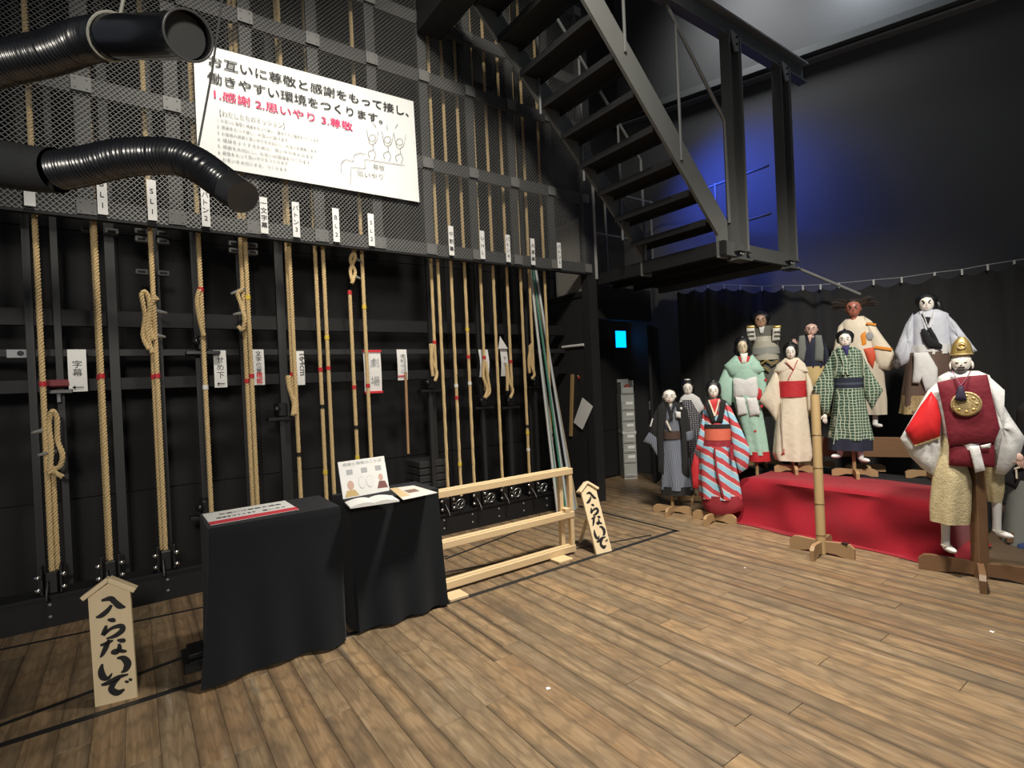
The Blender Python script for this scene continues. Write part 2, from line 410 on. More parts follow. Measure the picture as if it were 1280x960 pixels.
tape_line(tuple(gnd(555, 716)[:2]), tuple(gnd(814, 669)[:2]), .03, 'short black tape line ending near the tape corner by the far sign')
tape_line(tuple(gnd(754, 641)[:2]), tuple(gnd(725, 632)[:2]), .03, 'short black tape stub on the floor at the foot of the corner post')

# ---------------- steel stair and landing
stair = thing('steel_stair', 'dark grey open-riser steel stair rising to the upper left', 'stairs', (4.0, 3.5, 2.65))
tread_m = M('tread_dark_steel', (.014, .0145, .015), .6, col2=(.02, .02, .021), scale=5, spec=.25)
RUN = .245
def stringer(y0, y1, mat):
    lo = [(4.78, 2.64), (4.78, 2.86), (2.50, 5.06)]; hi = [(2.72, 5.16), (4.94, 3.02), (4.94, 2.64)]
    MB().prism([(x, y0, z) for x, z in lo+hi], (0, y1-y0, 0)).build('stringer', mat, stair)
stringer(3.03, 3.06, M('stringer_near_grey', (.135, .14, .13), .5, col2=(.155, .16, .15)))
stringer(4.00, 4.03, MATS['stringer_near_grey'])
tr_d = None
for i in range(10):
    x, z = 4.70-RUN*i, 2.99+RUN*i
    if tr_d is None:
        o = MB().box((x-.10, 3.06, z-.012), (x+.16, 4.0, z+.012)).box((x+.145, 3.06, z-.055), (x+.16, 4.0, z-.012)).box((x-.10, 3.06, z-.05), (x-.085, 4.0, z-.012)).build('tread', tread_m, stair); tr_d = o.data
    else:
        o = bpy.data.objects.new('tread', tr_d); COL.objects.link(o); o.parent = stair; o.location = (-RUN*i, 0, RUN*i)
def pipe(b, pts, r): b.tube(pts, r, 8)
pipe_m = M('rail_pipe_grey', (.20, .205, .2), .4, metal=.3)
for pts in ([(3.51, 3.02, 4.25), (3.51, 3.02, 5.3)], [(4.22, 3.02, 3.48), (4.22, 3.02, 4.76)]):
    b = MB(); pipe(b, pts, .014); b.build('baluster', pipe_m, stair)
b = MB(); pipe(b, [(3.4, 3.02, 5.55), (4.08, 3.02, 4.89), (4.95, 3.02, 4.03), (4.96, 3.02, 3.0)], .018); b.build('handrail', pipe_m, stair)
b = MB(); pipe(b, [(3.0, 3.96, 5.72), (4.78, 3.96, 3.94), (4.80, 3.96, 2.8)], .016); b.build('handrail', pipe_m, stair)
for x in (3.35, 3.9, 4.45):
    b = MB(); pipe(b, [(x, 3.98, 7.7-x-.25), (x, 3.98, 8.72-x)], .013); b.build('baluster', pipe_m, stair)
land = thing('stair_landing', 'dark steel landing hung under the stair by two channel columns', 'landing', (5.4, 3.9, 2.65))
MB().box((4.80, 3.0, 2.73), (6.15, 4.86, 2.76)).build('deck', tread_m, land)
for nm, a, c in (('edge_channel', (4.78, 2.98), (4.83, 4.9)), ('edge_channel', (4.83, 2.98), (6.2, 3.03)), ('edge_channel', (6.12, 3.03), (6.2, 4.86))):
    MB().box((a[0], a[1], 2.66), (c[0], c[1], 2.80)).build(nm, tread_m if a[0] < 4.8 else steel_dk, land)
for x in (5.2, 5.6): MB().box((x, 3.03, 2.66), (x+.05, 4.86, 2.73)).build('joist', tread_m, land)
def column(x):
    c = thing('channel_column', 'grey steel channel column at the %s corner of the landing' % ('stair foot' if x < 5.5 else 'outer'), 'column', (x, 3.0, 2.70))
    b = MB().box((x-.10, 3.01, 2.72), (x+.06, 3.03, 4.9)); b.build('web', steel_dk, c)
    MB().box((x-.115, 2.94, 2.72), (x-.10, 3.05, 4.9)).build('flange', steel_dk, c)
    MB().box((x+.045, 2.94, 2.72), (x+.06, 3.05, 4.9)).build('flange', steel_dk, c)
    MB().box((x+.085, 2.94, 2.72), (x+.098, 3.05, 4.9)).build('cover_strip', steel_lt, c)
    b = MB().prism([(x-.09, 2.935, 4.92), (x+.04, 2.935, 4.90), (x+.04, 2.935, 4.74), (x-.02, 2.935, 4.72)], (0, .015, 0))
    g_ = b.build('gusset', M('gusset_grey', (.26, .265, .255), .5), c)
    for dz in (4.80, 4.87): MB().ball((x+.01, 2.93, dz), (.014, .01, .014), 8, 4).build('bolt', black, g_)
    f = MB().box((x-.13, 2.92, 2.62), (x+.12, 3.06, 2.635)).box((x-.13, 2.92, 2.705), (x+.12, 3.06, 2.72)).box((x-.13, 3.0, 2.635), (x+.12, 3.015, 2.705)).box((x-.01, 2.925, 2.635), (x+.005, 3.0, 2.705))
    f.build('foot_channel', steel_dk, c)
    for dx in (.03, .07): MB().ball((x+dx-.14, 2.915, 2.67), (.012, .01, .012), 8, 4).build('bolt', steel_lt, c)
column(5.08); column(6.08)
bm_ = thing('overhead_beam', 'dark steel channel beam carrying the landing columns', 'beam', (5.0, 3.0, 4.86))
MB().box((3.2, 3.0, 4.88), (6.6, 3.03, 5.08)).build('web', steel_dk, bm_)
MB().box((3.2, 2.93, 5.07), (6.6, 3.05, 5.09)).build('flange', steel_lt, bm_)
MB().box((3.2, 2.95, 4.865), (6.6, 3.05, 4.88)).build('flange', steel_dk, bm_)
hb = MB().box((2.36, 2.9, 4.90), (2.62, 4.58, 5.24)); tag(hb.build('stair_head_beam', tread_m), 'heavy black box beam at the head of the stair', 'beam')
lr = thing('landing_railing', 'thin steel pipe railing around the far side of the landing', 'railing', (5.5, 4.6, 2.76))
for pts in ([(5.0, 4.75, 2.76), (5.0, 4.75, 3.9)], [(5.9, 4.75, 2.76), (5.9, 4.75, 3.9)], [(6.12, 3.9, 2.76), (6.12, 3.9, 3.9)]):
    b = MB(); pipe(b, pts, .015); b.build('rail_post', pipe_m, lr)
for z in (3.32, 3.88):
    b = MB(); pipe(b, [(4.75, 4.75, z), (6.05, 4.75, z), (6.12, 4.68, z), (6.12, 3.2, z)], .015); b.build('pipe_rail', pipe_m, lr)
b = MB(); pa, pb = wall_pt(1.9, 3.0, .03), wall_pt(1.9, 3.0, .03)
q0 = np.array([6.2, 3.02, 2.68]); q1 = at(1075, 368, 6.0); b.tube([q0, q1], .018, 8)
tag(b.build('brace_pipe', steel_lt), 'pale steel brace pipe slanting down from the landing corner', 'pipe')

# ---------------------------------------------------------------- ropes
rope_m = M('manila_rope', (.66, .48, .23), .85, col2=(.78, .60, .33), scale=40, bump=.6, bscale=300, spec=.2)
red_tape = M('red_tape', (.55, .02, .03), .6); yel_tape = M('yellow_tape', (.75, .55, .05), .6); wht_tape = M('white_tape', (.8, .8, .78), .6); blk_tape = rubber
def resample(P, step):
    P = [np.array(p, float) for p in P]
    if len(P) > 2:   # catmull-rom
        Q = [P[0]]+P+[P[-1]]; out = []
        for i in range(1, len(Q)-2):
            a, b, c, d = Q[i-1:i+3]; n = max(2, int(np.linalg.norm(c-b)/step))
            for k in range(n):
                t = k/n; out.append(.5*((2*b)+(c-a)*t+(2*a-5*b+4*c-d)*t*t+(3*b-a-3*c+d)*t**3))
        return out+[P[-1]]
    n = max(2, int(np.linalg.norm(P[1]-P[0])/step)); return [P[0]+(P[1]-P[0])*k/n for k in range(n+1)]
def twisted(b, path, r=.018, step=.0085, lay=.068, sides=5):
    pts = resample(path, step); s = 0; fr = []; ref = None
    for i, p in enumerate(pts):
        d = pts[min(i+1, len(pts)-1)]-pts[max(i-1, 0)]; d = d/(np.linalg.norm(d)+1e-9)
        if ref is None: ref = np.array([1.0, 0, 0]) if abs(d[2]) > .5 else np.array([0, 0, 1.0])
        a = ref-d*(ref@d); a /= np.linalg.norm(a)+1e-9; c = np.cross(d, a); ref = a
        if i: s += np.linalg.norm(p-pts[i-1])
        fr.append((p, a, c, s))
    for k in range(3):
        path2 = [p+r*.58*(math.cos(q)*a+math.sin(q)*c) for p, a, c, s_ in fr for q in [2*math.pi*(s_/lay+k/3)]]
        b.tube(path2, r*.50, sides)
    return b
YR = 4.78
lock_black = M('lock_black_iron', (.010, .010, .011), .35, spec=.6)
ring_m = M('ring_steel', (.32, .32, .31), .35, metal=.7)
def P3(px, py, y=YR): return wy(px, py, y)
LOCK = {}
def rope_lock(x, label, ringed=True):
    lk = thing('rope_lock', label, 'rope lock', (x, 4.76, .215), 'rope locks on the low rail')
    y = 4.74
    if not LOCK:
        c = np.array([x, y, 0.0])
        parts = []
        b = MB().box((x-.035, y-.03, .215), (x+.035, y+.05, .36)); parts.append(b.build('body', lock_black, lk, bevel=.008))
        for s in (-1, 1):
            b = MB().box((x+s*.05-.008, y-.045, .22), (x+s*.05+.008, y+.06, .40)); parts.append(b.build('cheek_plate', lock_black, lk, bevel=.003))
            for z in (.26, .345):
                b = MB().ball((x+s*.066, y-.055, z), (.021, .016, .016), 10, 6); parts.append(b.build('knob', chrome, lk, smooth=True))
        b = MB().tube([(x-.02, y-.03, .30), (x-.02, y-.10, .24), (x-.02, y-.12, .20)], [.012, .010, .012], 8); parts.append(b.build('lever', lock_black, lk, smooth=True))
        b = MB().torus((x+.14, y-.05, .285), (1, 0, 0), (0, -.3, .954), .052, .005); b.torus((x+.14, y-.055, .285), (.7, 0, .7), (-.2, -1, .2), .05, .004)
        b.tube([(x+.06, y-.04, .30), (x+.10, y-.05, .30)], .006, 6); parts.append(b.build('ring', ring_m, lk, smooth=True))
        LOCK['parts'] = [(o.name.split('.')[0], o.data) for o in parts]; LOCK['x'] = x; LOCK['org'] = x
        if not ringed: bpy.data.objects.remove(parts[-1])
    else:
        for nm_, me_ in LOCK['parts']:
            if nm_ == 'ring' and not ringed: continue
            c = bpy.data.objects.new(nm_, me_); COL.objects.link(c); c.parent = lk
    return lk
def mark(rt, x, y, px, py, mat, nm='tape_mark', ln=.034, r=.0205):
    z = P3(px, py, y)[2]; MB().tube([(x, y, z-ln/2), (x, y, z+ln/2)], r, 10).build(nm, mat, rt)
cleat_m = M('cleat_grey_steel', (.42, .44, .45), .4, metal=.6)
def rope_set(label, lines, marks=(), tails=(), cleats=(), lock=None, ringed=True, r=.017):
    """lines: (px, py, y, py_top or None, ends_at_lock)"""
    x0, y0 = P3(lines[0][0], lines[0][1], lines[0][2])[:2]
    rt = thing('hand_rope', label, 'rope', (x0, y0, .3), 'tan hand ropes of the rigging wall')
    for (px, py, y, ptop, down) in lines:
        p = P3(px, py, y); zt = 6.15 if ptop is None else P3(px, ptop, y)[2]; zb = .34 if down else p[2]
        fine = p[0] < 2.0
        b = twisted(MB(), [(p[0], y, zb), (p[0], y, zt)], r, .0085 if fine else .0125, .068, 5 if fine else 4); b.build('rope', rope_m, rt, smooth=True)
    for (i, px, py, mt) in marks:
        l = lines[i]; p = P3(l[0], l[1], l[2]); mark(rt, p[0], l[2], px, py, mt)
    for t in tails:
        b = twisted(MB(), [P3(q[0], q[1], YR-.05+.012*(k % 3)) for k, q in enumerate(t)], r*.95, .01, .075, 5); b.build('knotted_tail', rope_m, rt, smooth=True)
    for (xa, ya, xb, yb) in cleats:
        b = MB(); pa, pb = P3(xa, ya, YR-.07), P3(xb, yb, YR+.02); b.tube([pa, pa*.75+pb*.25, pb], [.008, .012, .02], 8); b.build('cleat', cleat_m, rt, smooth=True)
    if lock: rope_lock(x0, lock, ringed)
    return rt
R_, Y_, W_, K_ = red_tape, yel_tape, wht_tape, blk_tape
rope_set('tan rope at the far left with a knotted loop beside a red plate', [(65, 715, 4.76, None, True), (72, 712, 4.80, 592, True)], [(0, 52, 480, R_)],
         [[(62, 592), (64, 560), (61, 530), (65, 514), (71, 522), (72, 550), (78, 568), (75, 582), (68, 586)], [(63, 582), (68, 590), (78, 596)]], [(40, 541, 62, 536), (48, 569, 68, 564)], 'rope lock under the leftmost rope', False)
rope_set('thick doubled tan rope right above the near wooden sign', [(138, 700, 4.76, None, True), (136, 700, 4.83, None, True)], [(0, 130, 470, R_), (1, 128, 472, R_)], lock='rope lock right above the roof of the near wooden sign', ringed=False)
rope_set('doubled tan rope with a long knotted tail below the SL1 tag', [(207, 690, 4.76, None, True), (203, 690, 4.80, 440, True)], [(0, 193, 470, R_), (1, 191, 471, R_)],
         [[(186, 436), (179, 420), (181, 395), (177, 368), (183, 366), (187, 385), (184, 415), (190, 441)], [(197, 372), (189, 380), (187, 405), (192, 425)]], [(208, 391, 194, 389), (206, 421, 194, 419)], 'rope lock between the near wooden sign and the black table', False)
rope_set('single tan rope dropping behind the left edge of the red and white sheet', [(264, 635, 4.76, None, True)], [(0, 250, 362, R_), (0, 258, 484, W_)],
         [[(249, 362), (246, 378), (249, 398), (255, 420)]], lock='rope lock half hidden at the left edge of the black table')
rope_set('doubled tan rope with a short knotted tail left of the black and red lettered paper', [(322, 630, 4.76, None, True), (316, 630, 4.80, None, True)], [(0, 311, 372, Y_), (0, 317, 470, R_), (1, 312, 476, R_)],
         [[(303, 362), (297, 367), (302, 383), (306, 398), (303, 412), (298, 408)]], [(289, 367, 304, 362), (292, 393, 307, 391)])
rope_set('pair of tan ropes in front of the 164cm paper', [(376, 620, 4.76, None, True), (368, 520, 4.82, None, False)], [(1, 361, 468, R_), (0, 373, 568, K_)],
         [[(361, 470), (363, 490), (367, 505), (366, 519)], [(359, 470), (362, 488), (369, 503), (369, 518)]])
rope_set('pair of slim parallel tan ropes with red and yellow marks left of the display card', [(408, 620, 4.80, None, True), (418, 622, 4.76, None, True)], [(0, 403, 462, R_), (1, 414, 460, R_), (1, 411, 422, Y_), (0, 405, 508, K_), (0, 407, 590, Y_)])
rope_set('pair of tan ropes passing in front of the red framed paper', [(447, 577, 4.80, 364, True), (464, 572, 4.76, None, True)], [(0, 444, 484, R_), (1, 455, 384, Y_), (1, 461, 482, R_), (0, 446, 534, K_), (0, 447, 572, Y_), (0, 440, 366, R_)],
         [[(441, 312), (444, 322), (438, 338), (441, 352)], [(444, 312), (438, 325), (444, 340), (440, 354)]], [(452, 327, 442, 322), (450, 348, 442, 345)])
rope_set('tan rope with a knotted tail to the right of the hanging wooden rod', [(545, 470, 4.82, None, False), (560, 610, 4.76, None, True)], [(0, 539, 428, R_)],
         [[(538, 430), (540, 450), (546, 466), (544, 476)], [(541, 430), (539, 450), (541, 470)]], lock='rope lock next to the right edge of the black table, above the barrier rail')
rope_set('plain slim tan rope with a white mark, third from the table edge', [(577, 630, 4.78, None, True)], [(0, 572, 482, W_), (0, 573, 497, R_), (0, 576, 580, Y_)])
rope_set('slim tan rope with yellow and red marks over the barrier', [(594, 630, 4.78, None, True)], [(0, 584, 412, Y_), (0, 586, 446, R_), (0, 587, 479, W_)], lock='second rope lock above the barrier rail from the black table')
rope_set('tan rope tied off through a white paper with red tape', [(607, 488, 4.82, None, False)], [(0, 604, 447, R_)], [[(605, 450), (604, 470), (609, 486), (606, 497)], [(607, 452), (610, 474), (612, 490), (607, 497)]])
rope_set('slim tan rope between the two tied-off ropes with papers', [(628, 600, 4.76, None, True)], lock='third rope lock above the barrier rail from the black table')
rope_set('tan rope tied off beside the torn white paper', [(640, 488, 4.82, None, False)], [(0, 633, 452, R_)], [[(634, 455), (636, 475), (641, 488), (638, 497)], [(633, 455), (634, 472), (634, 488)]])
rope_set('slim tan rope with black and white marks right of the torn paper', [(662, 600, 4.76, None, True)], [(0, 657, 533, K_), (0, 660, 562, W_), (0, 658, 541, Y_)], lock='fourth rope lock above the barrier rail from the black table')
rope_set('tan rope tied off just left of the green poles', [(667, 465, 4.82, None, False)], (), [[(662, 432), (664, 455), (668, 468), (665, 473)], [(664, 430), (661, 450), (662, 466)]])
rope_set('rightmost tan rope crossing the leaning poles', [(692, 600, 4.76, None, True)], [(0, 679, 545, K_)], lock='rightmost rope lock near the end of the barrier')

# ---------------------------------------------------------------- rigging behind the ropes
guide_m = M('guide_pipe_grey', (.016, .0165, .017), .55, col2=(.022, .0225, .023))
for px, r_, lb in ((37, .022, 'left of the leftmost rope'), (72, .02, 'right of the leftmost rope above the red plate'), (141, .03, 'behind the second thick rope'), (196, .03, 'behind the rope under the SL1 tag'), (247, .03, 'behind the rope by the red and white sheet'),
                   (302, .026, 'behind the rope left of the lettered paper'), (351, .034, 'left of the 164cm paper'), (537, .02, 'right of the hanging wooden rod'), (597, .022, 'behind the white paper with red tape'), (632, .02, 'behind the torn paper'), (657, .02, 'left of the leaning poles')):
    p = wy(px, 400, 5.05); b = MB().box((p[0]-r_, 5.03, .1), (p[0]+r_, 5.07, 6.1))
    tag(b.build('guide_rail', guide_m), 'dark upright guide rail '+lb, 'guide rail', 'dark guide rails behind the ropes')
for z, h, lb in ((1.86, .05, 'thin black angle bar holding the paper signs'), (2.12, .12, 'black channel bar above the paper signs'), (1.62, .09, 'black channel bar just below the paper sign tops'), (4.9, .1, 'black beam high behind the mesh')):
    tag(MB().box((-3.0, 5.075, z-h/2), (4.5, 5.14, z+h/2)).build('cross_bar', M('bar_%d' % int(z*100), (.02, .02, .021), .6) if z == 1.86 else black), lb, 'bar')
def clamp(px, py, lb):
    p = wy(px, py, 4.93); t = thing('arbor_clamp', lb, 'clamp', (p[0], 4.95, p[2]-.1), 'black clamps of the tied-off ropes')
    x, y, z = p
    MB().box((x-.12, y-.05, z-.10), (x+.12, y+.06, z-.07)).build('plate', lock_black, t, bevel=.004)
    MB().box((x-.04, y-.05, z-.07), (x+.04, 5.06, z+.05)).build('body', lock_black, t, bevel=.012)
    MB().ball((x-.05, y-.06, z), .03, 10, 6).build('knob', M('knob_black_gloss', (.012, .012, .013), .22), t, smooth=True)
    MB().box((x-.02, y-.01, z-1.1), (x+.02, y+.03, z-.1)).build('stem', guide_m, t)
clamp(352, 511, 'black clamp below the 164cm paper'); clamp(537, 478, 'black clamp right of the hanging wooden rod'); clamp(603, 500, 'black clamp under the white paper with red tape'); clamp(636, 500, 'black clamp under the torn paper'); clamp(668, 475, 'black clamp beside the green poles')
clamp(253, 428, 'black clamp left of the arrow paper with three characters'); clamp(258, 632, 'black clamp just above the left corner of the table')
brk = M('bracket_grey', (.12, .122, .12), .5)
def bracket(px, py, n, lb):
    p = wy(px, py, 4.98); x, z = p[0], p[2]; t = thing('sheave_bracket', lb, 'bracket', (x, 5.0, z-.12), 'grey brackets on the guide rails')
    for s in (-1, 1):
        for k in range(n):
            MB().box((x+s*.07-.042, 4.97, z-.06*k-.025), (x+s*.07+.042, 5.03, z-.06*k+.018)).build('pad', brk, t, bevel=.006)
            MB().tube([(x+s*.07-.025, 4.965, z-.06*k-.005), (x+s*.07+.025, 4.965, z-.06*k-.005)], .008, 6).build('slot_bar', black, t)
bracket(190, 290, 2, 'stacked grey bracket pads below the SL1 tag'); bracket(191, 340, 1, 'single grey bracket pads above the knotted tail'); bracket(125, 287, 1, 'grey bracket plate below the L1 tag'); bracket(304, 305, 2, 'grey bracket pads left of the fifth rope')
p = wy(73, 480, 4.98); t = thing('red_plate_stop', 'dusty red plate stop on a black base by the leftmost rope', 'rope stop', (p[0], 4.98, p[2]-.08))
MB().box((p[0]-.07, 4.95, p[2]-.022), (p[0]+.07, 5.05, p[2]+.03)).build('red_plate', M('dusty_red', (.20, .025, .035), .6), t, bevel=.01)
MB().box((p[0]-.10, 4.94, p[2]-.07), (p[0]+.08, 5.03, p[2]-.04)).build('base_plate', lock_black, t, bevel=.004)
MB().tube([(p[0], 4.97, p[2]-.07), (p[0], 4.97, p[2]-.13)], .012, 8).build('bolt', cleat_m, t)
cwm = M('counterweight_iron', (.035, .035, .036), .5)
for px, py0, n, lb in ((545, 562, 5, 'stack of flat black counterweights behind the right table'),):
    p = wy(px, py0, 5.05); t = thing('counterweight_stack', lb, 'counterweights', (p[0], 5.2, .1))
    for k in range(8): MB().box((p[0]-.22, 5.0, .12+k*.075), (p[0]+.08, 5.35, .185+k*.075)).build('weight', cwm, t, bevel=.006)

# ---------------------------------------------------------------- name tags on the mesh
tagx = [(37, 243, '1'), (128, 250, 'BL1'), (190, 252, 'SL1'), (257, 262, 'バトン2'), (330, 271, '一文字幕'), (370, 276, 'バトン3'), (420, 282, 'BL2'), (464, 289, 'SL2'), (564, 302, '中割幕'), (603, 309, 'UHL'), (635, 313, 'バトン4'), (666, 316, '大黒幕'), (699, 321, 'バトン5')]
tl = ['white name tag reading 1 at the far left of the mesh', 'white name tag ending L1 on the mesh', 'white name tag reading SL1 on the mesh', 'white name tag for batten 2 right under the lower duct end', 'white name tag with four characters right of the duct end', 'white name tag for batten 3 on the mesh', 'white name tag reading BL2 on the mesh', 'white name tag reading SL2 on the mesh',
      'white name tag with three dark characters right of the banner', 'small white name tag, fourth from the right end of the mesh', 'small white name tag, third from the right end of the mesh', 'small white name tag, second from the right end above the leaning poles', 'small white name tag at the right end on the pale panel']
for (px, py, s), lb in zip(tagx, tl):
    p = wy(px, py, YM-.03); x = p[0]; h, wd = .29, .056
    o = MB().box((x-wd/2, YM-.034, 2.775), (x+wd/2, YM-.028, 2.775+h)).build('name_tag', white_paper); tag(o, lb, 'tag', 'white name tags along the mesh')
    n = len(s); pt = .235/max(n, 4); sz = min(.05, pt*.95)
    text(s, (x, YM-.0348, 2.775+h-.05-(0 if n > 3 else .03)), (1, 0, 0), (0, 0, 1), sz, ink, o, True, pt*(1 if n > 3 else 1.25)/sz, bold=.008)

# ---------------------------------------------------------------- paper signs hung behind the ropes
def paper(x0, y0, x1, y1, label, Y=4.97, txt=None, col=ink, sz=.07, arrow=False, frame=False, red=None, curl=.01, pitch=1.15, t0=.2, dx=0.0):
    a, c = wy(x0, y0, Y), wy(x1, y1, Y); X0, X1, Z1, Z0 = a[0], c[0], a[2], c[2]; W, H = X1-X0, Z1-Z0
    b = MB(); n = 6
    yo = lambda t: Y-.012-curl*math.sin(t*math.pi)*1.0
    rings = [[(X0, yo(k/n), Z0+H*k/n), (X1, yo(k/n), Z0+H*k/n), (X1, yo(k/n)+.0015, Z0+H*k/n), (X0, yo(k/n)+.0015, Z0+H*k/n)] for k in range(n+1)]
    b.loft(rings); o = b.build('paper_sign', white_paper); tag(o, label, 'paper sign', 'paper signs behind the ropes')
    yf = Y-.012-curl-.001
    if txt:
        text(txt, ((X0+X1)/2+dx, yf, Z1-t0*H), (1, 0, 0), (0, 0, 1), sz, col, o, True, pitch, bold=.0)
    if red: text(red[0], ((X0+X1)/2, yf, Z1-red[1]*H), (1, 0, 0), (0, 0, 1), sz, ink_red, o, True, pitch, bold=.02)
    if arrow:
        zc = Z0+.1*H; b = MB().box((X0+.25*W, yf-.001, zc-.003), (X0+.8*W, yf, zc+.003)); b.prism([(X0+.18*W, yf-.001, zc), (X0+.36*W, yf-.001, zc+.014), (X0+.36*W, yf-.001, zc-.014)], (0, .001, 0)); b.build('arrow', ink, o)
    if frame:
        for z in (Z0, Z1-.035*H-.004): MB().box((X0-.002, yf-.004, z), (X1+.004, yf+.012, z+.035*H+.006)).build('red_edge', ink_red, o)
    MB().tube([((X0+X1)/2, Y-.008, Z1), ((X0+X1)/2, 5.10, min(Z1+.01, 1.875))], .004, 6).build('pin', steel_lt, o)
    return o
paper(84, 437, 110, 489, 'white paper sign with two characters and a left arrow at the far left', txt='字幕', sz=.06, arrow=True, t0=.36, pitch=1.0)
paper(266, 438, 284, 484, 'white paper sign with a left arrow, second from the left', txt='せめ下', sz=.06, arrow=True, t0=.26, pitch=1.05)
paper(315, 437, 331, 481, 'white paper sign with black and red vertical characters', txt='文字位置', sz=.05, t0=.12, pitch=1.0, red=('確認', .72))
o = paper(361, 439, 381, 481, 'white paper sign lettered 164cm sideways', Y=4.96)
a = wy(371, 443, 4.94); text('164cm', (a[0]+.02, 4.936, a[2]+.02), (0, 0, -1), (1, 0, 0), .078, ink, o)
paper(453, 438, 477, 491, 'large white paper sign with red top and bottom edges', txt='劇場', sz=.095, col=ink_grey, t0=.30, pitch=1.85, frame=True, dx=.02)
o = paper(495, 437, 509, 475, 'small white paper sign with a red bar beside the hanging rod', txt='撮影中止', sz=.045, col=ink_grey, t0=.22, pitch=1.1)
a = wy(500, 470, 4.94); MB().box((a[0]-.02, 4.943, a[2]-.006), (a[0]+.05, 4.945, a[2]+.006)).build('red_bar', ink_red, o)
paper(597, 437, 610, 471, 'curled blank white paper sign behind a tied-off rope', curl=.03)
paper(624, 437, 634, 470, 'narrow white paper sign with dark marks behind a tied-off rope', txt='下手', sz=.05, t0=.35, pitch=1.3, curl=.02)
a = wy(624, 437, 4.93); b = MB().prism([wy(623, 436, 4.92), wy(635, 436, 4.92), wy(625, 420, 4.92)], (0, .002, 0)).tube([wy(627, 434, 4.92), (wy(627, 434, 4.92)[0], 5.08, 1.875)], .003, 5); tag(b.build('torn_paper', white_paper), 'torn triangular scrap of white paper above the narrow sign', 'paper')
a, c = wy(8, 437, 5.06), wy(39, 447, 5.06); o = MB().box((a[0], 5.055, c[2]), (c[0], 5.06, a[2])).build('notice_strip', M('grey_paper', (.38, .40, .42), .6)); tag(o, 'small grey notice strip at the far left', 'notice'); text('● ●', (a[0]+.05, 5.0535, c[2]+.012), (1, 0, 0), (0, 0, 1), .05, ink, o)
# hanging rod
t = thing('hanging_rod', 'brown wooden rod hanging by a wire next to the small paper sign', 'rod', wy(511, 567, 4.88))
MB().tube([wy(507, 465, 4.88), wy(510.5, 567, 4.88)], .014, 8).build('rod', M('rod_wood', (.33, .18, .09), .6, col2=(.42, .25, .13), scale=20, stretch=(1, 1, .1)), t, smooth=True)
MB().tube([np.array([wy(506, 444, 4.90)[0], 5.09, 1.84]), wy(506, 444, 4.90), wy(506.5, 455, 4.88), wy(507, 465, 4.88)], .004, 6).build('wire', steel_lt, t)
# leaning poles
pole_cols = [('white', (.62, .64, .62)), ('green', (.05, .22, .14)), ('pale grey', (.45, .48, .48)), ('green', (.06, .26, .17)), ('white', (.66, .68, .68)), ('silver grey', (.30, .34, .37)), ('white', (.58, .62, .64)), ('bluish', (.34, .42, .46)), ('tan', (.5, .4, .25))]
ords = ['leftmost', 'second', 'third', 'fourth', 'fifth', 'sixth', 'seventh', 'eighth', 'rightmost']
for i, (nm, c) in enumerate(pole_cols):
    f = i/8; top = wy(663+f*9, 338+14*(i % 3), 4.93); bp = gnd(695+f*27, 622+f*12); bt = np.array([wy(695+f*27, 640, 4.55)[0], 4.52+.02*(i % 3), 0.003])
    b = MB().tube([bt, top], .0125 if i % 2 else .016, 8)
    tag(b.build('leaning_pole', M('pole_'+nm.replace(' ', '_')+str(i), c, .4), smooth=True), 'thin %s pole, %s of the bundle leaning at the right end of the ropes' % (nm, ords[i]), 'pole', 'poles leaning in the rope bay')
# small things by the corner post
a, c = wx(703, 434, 4.5), wx(730, 431, 4.5); t = thing('white_tube', 'short white tube fixed level on the side panel', 'tube', (a+c)/2)
MB().tube([a-(.0, 0, 0), c], .017, 10).build('tube', wht_tape, t, smooth=True); MB().box((4.5, (a[1]+c[1])/2-.02, a[2]-.01), (4.52, (a[1]+c[1])/2+.02, a[2]+.01)).build('bracket', black, t)
a, c = wx(715.5, 468, 4.505), wx(713.5, 545, 4.505); tag(MB().bar(a, c, .04, .025, (0, 1, 0)).build('wooden_stick', M('slat_wood', (.45, .30, .13), .6)), 'narrow upright wooden stick left of the hanging white note', 'stick')
p = wx(723, 470, 4.49); t = thing('hook_knob', 'brass coloured hook with a red bead above the hanging note', 'hook', p)
MB().ball(p, (.018, .012, .014), 8, 6).tube([p, (4.53, p[1], p[2])], .005, 6).build('brass_ball', M('brass', (.7, .5, .2), .3, metal=1), t, smooth=True); MB().ball(p-np.array([-.01, 0, .022]), (.016, .012, .014), 8, 6).build('red_bead', ink_red, t, smooth=True)
MB().tube([p, p-np.array([0, -.0, .14])], .004, 6).build('cord', rubber, t)
q = [wx(*z, 4.485) for z in ((728, 497), (741, 508), (728, 537), (717, 528))]
tag(MB().prism(q, (.003, 0, 0)).build('hanging_note', white_paper), 'tilted sheet of white notes hanging on the corner post', 'note')

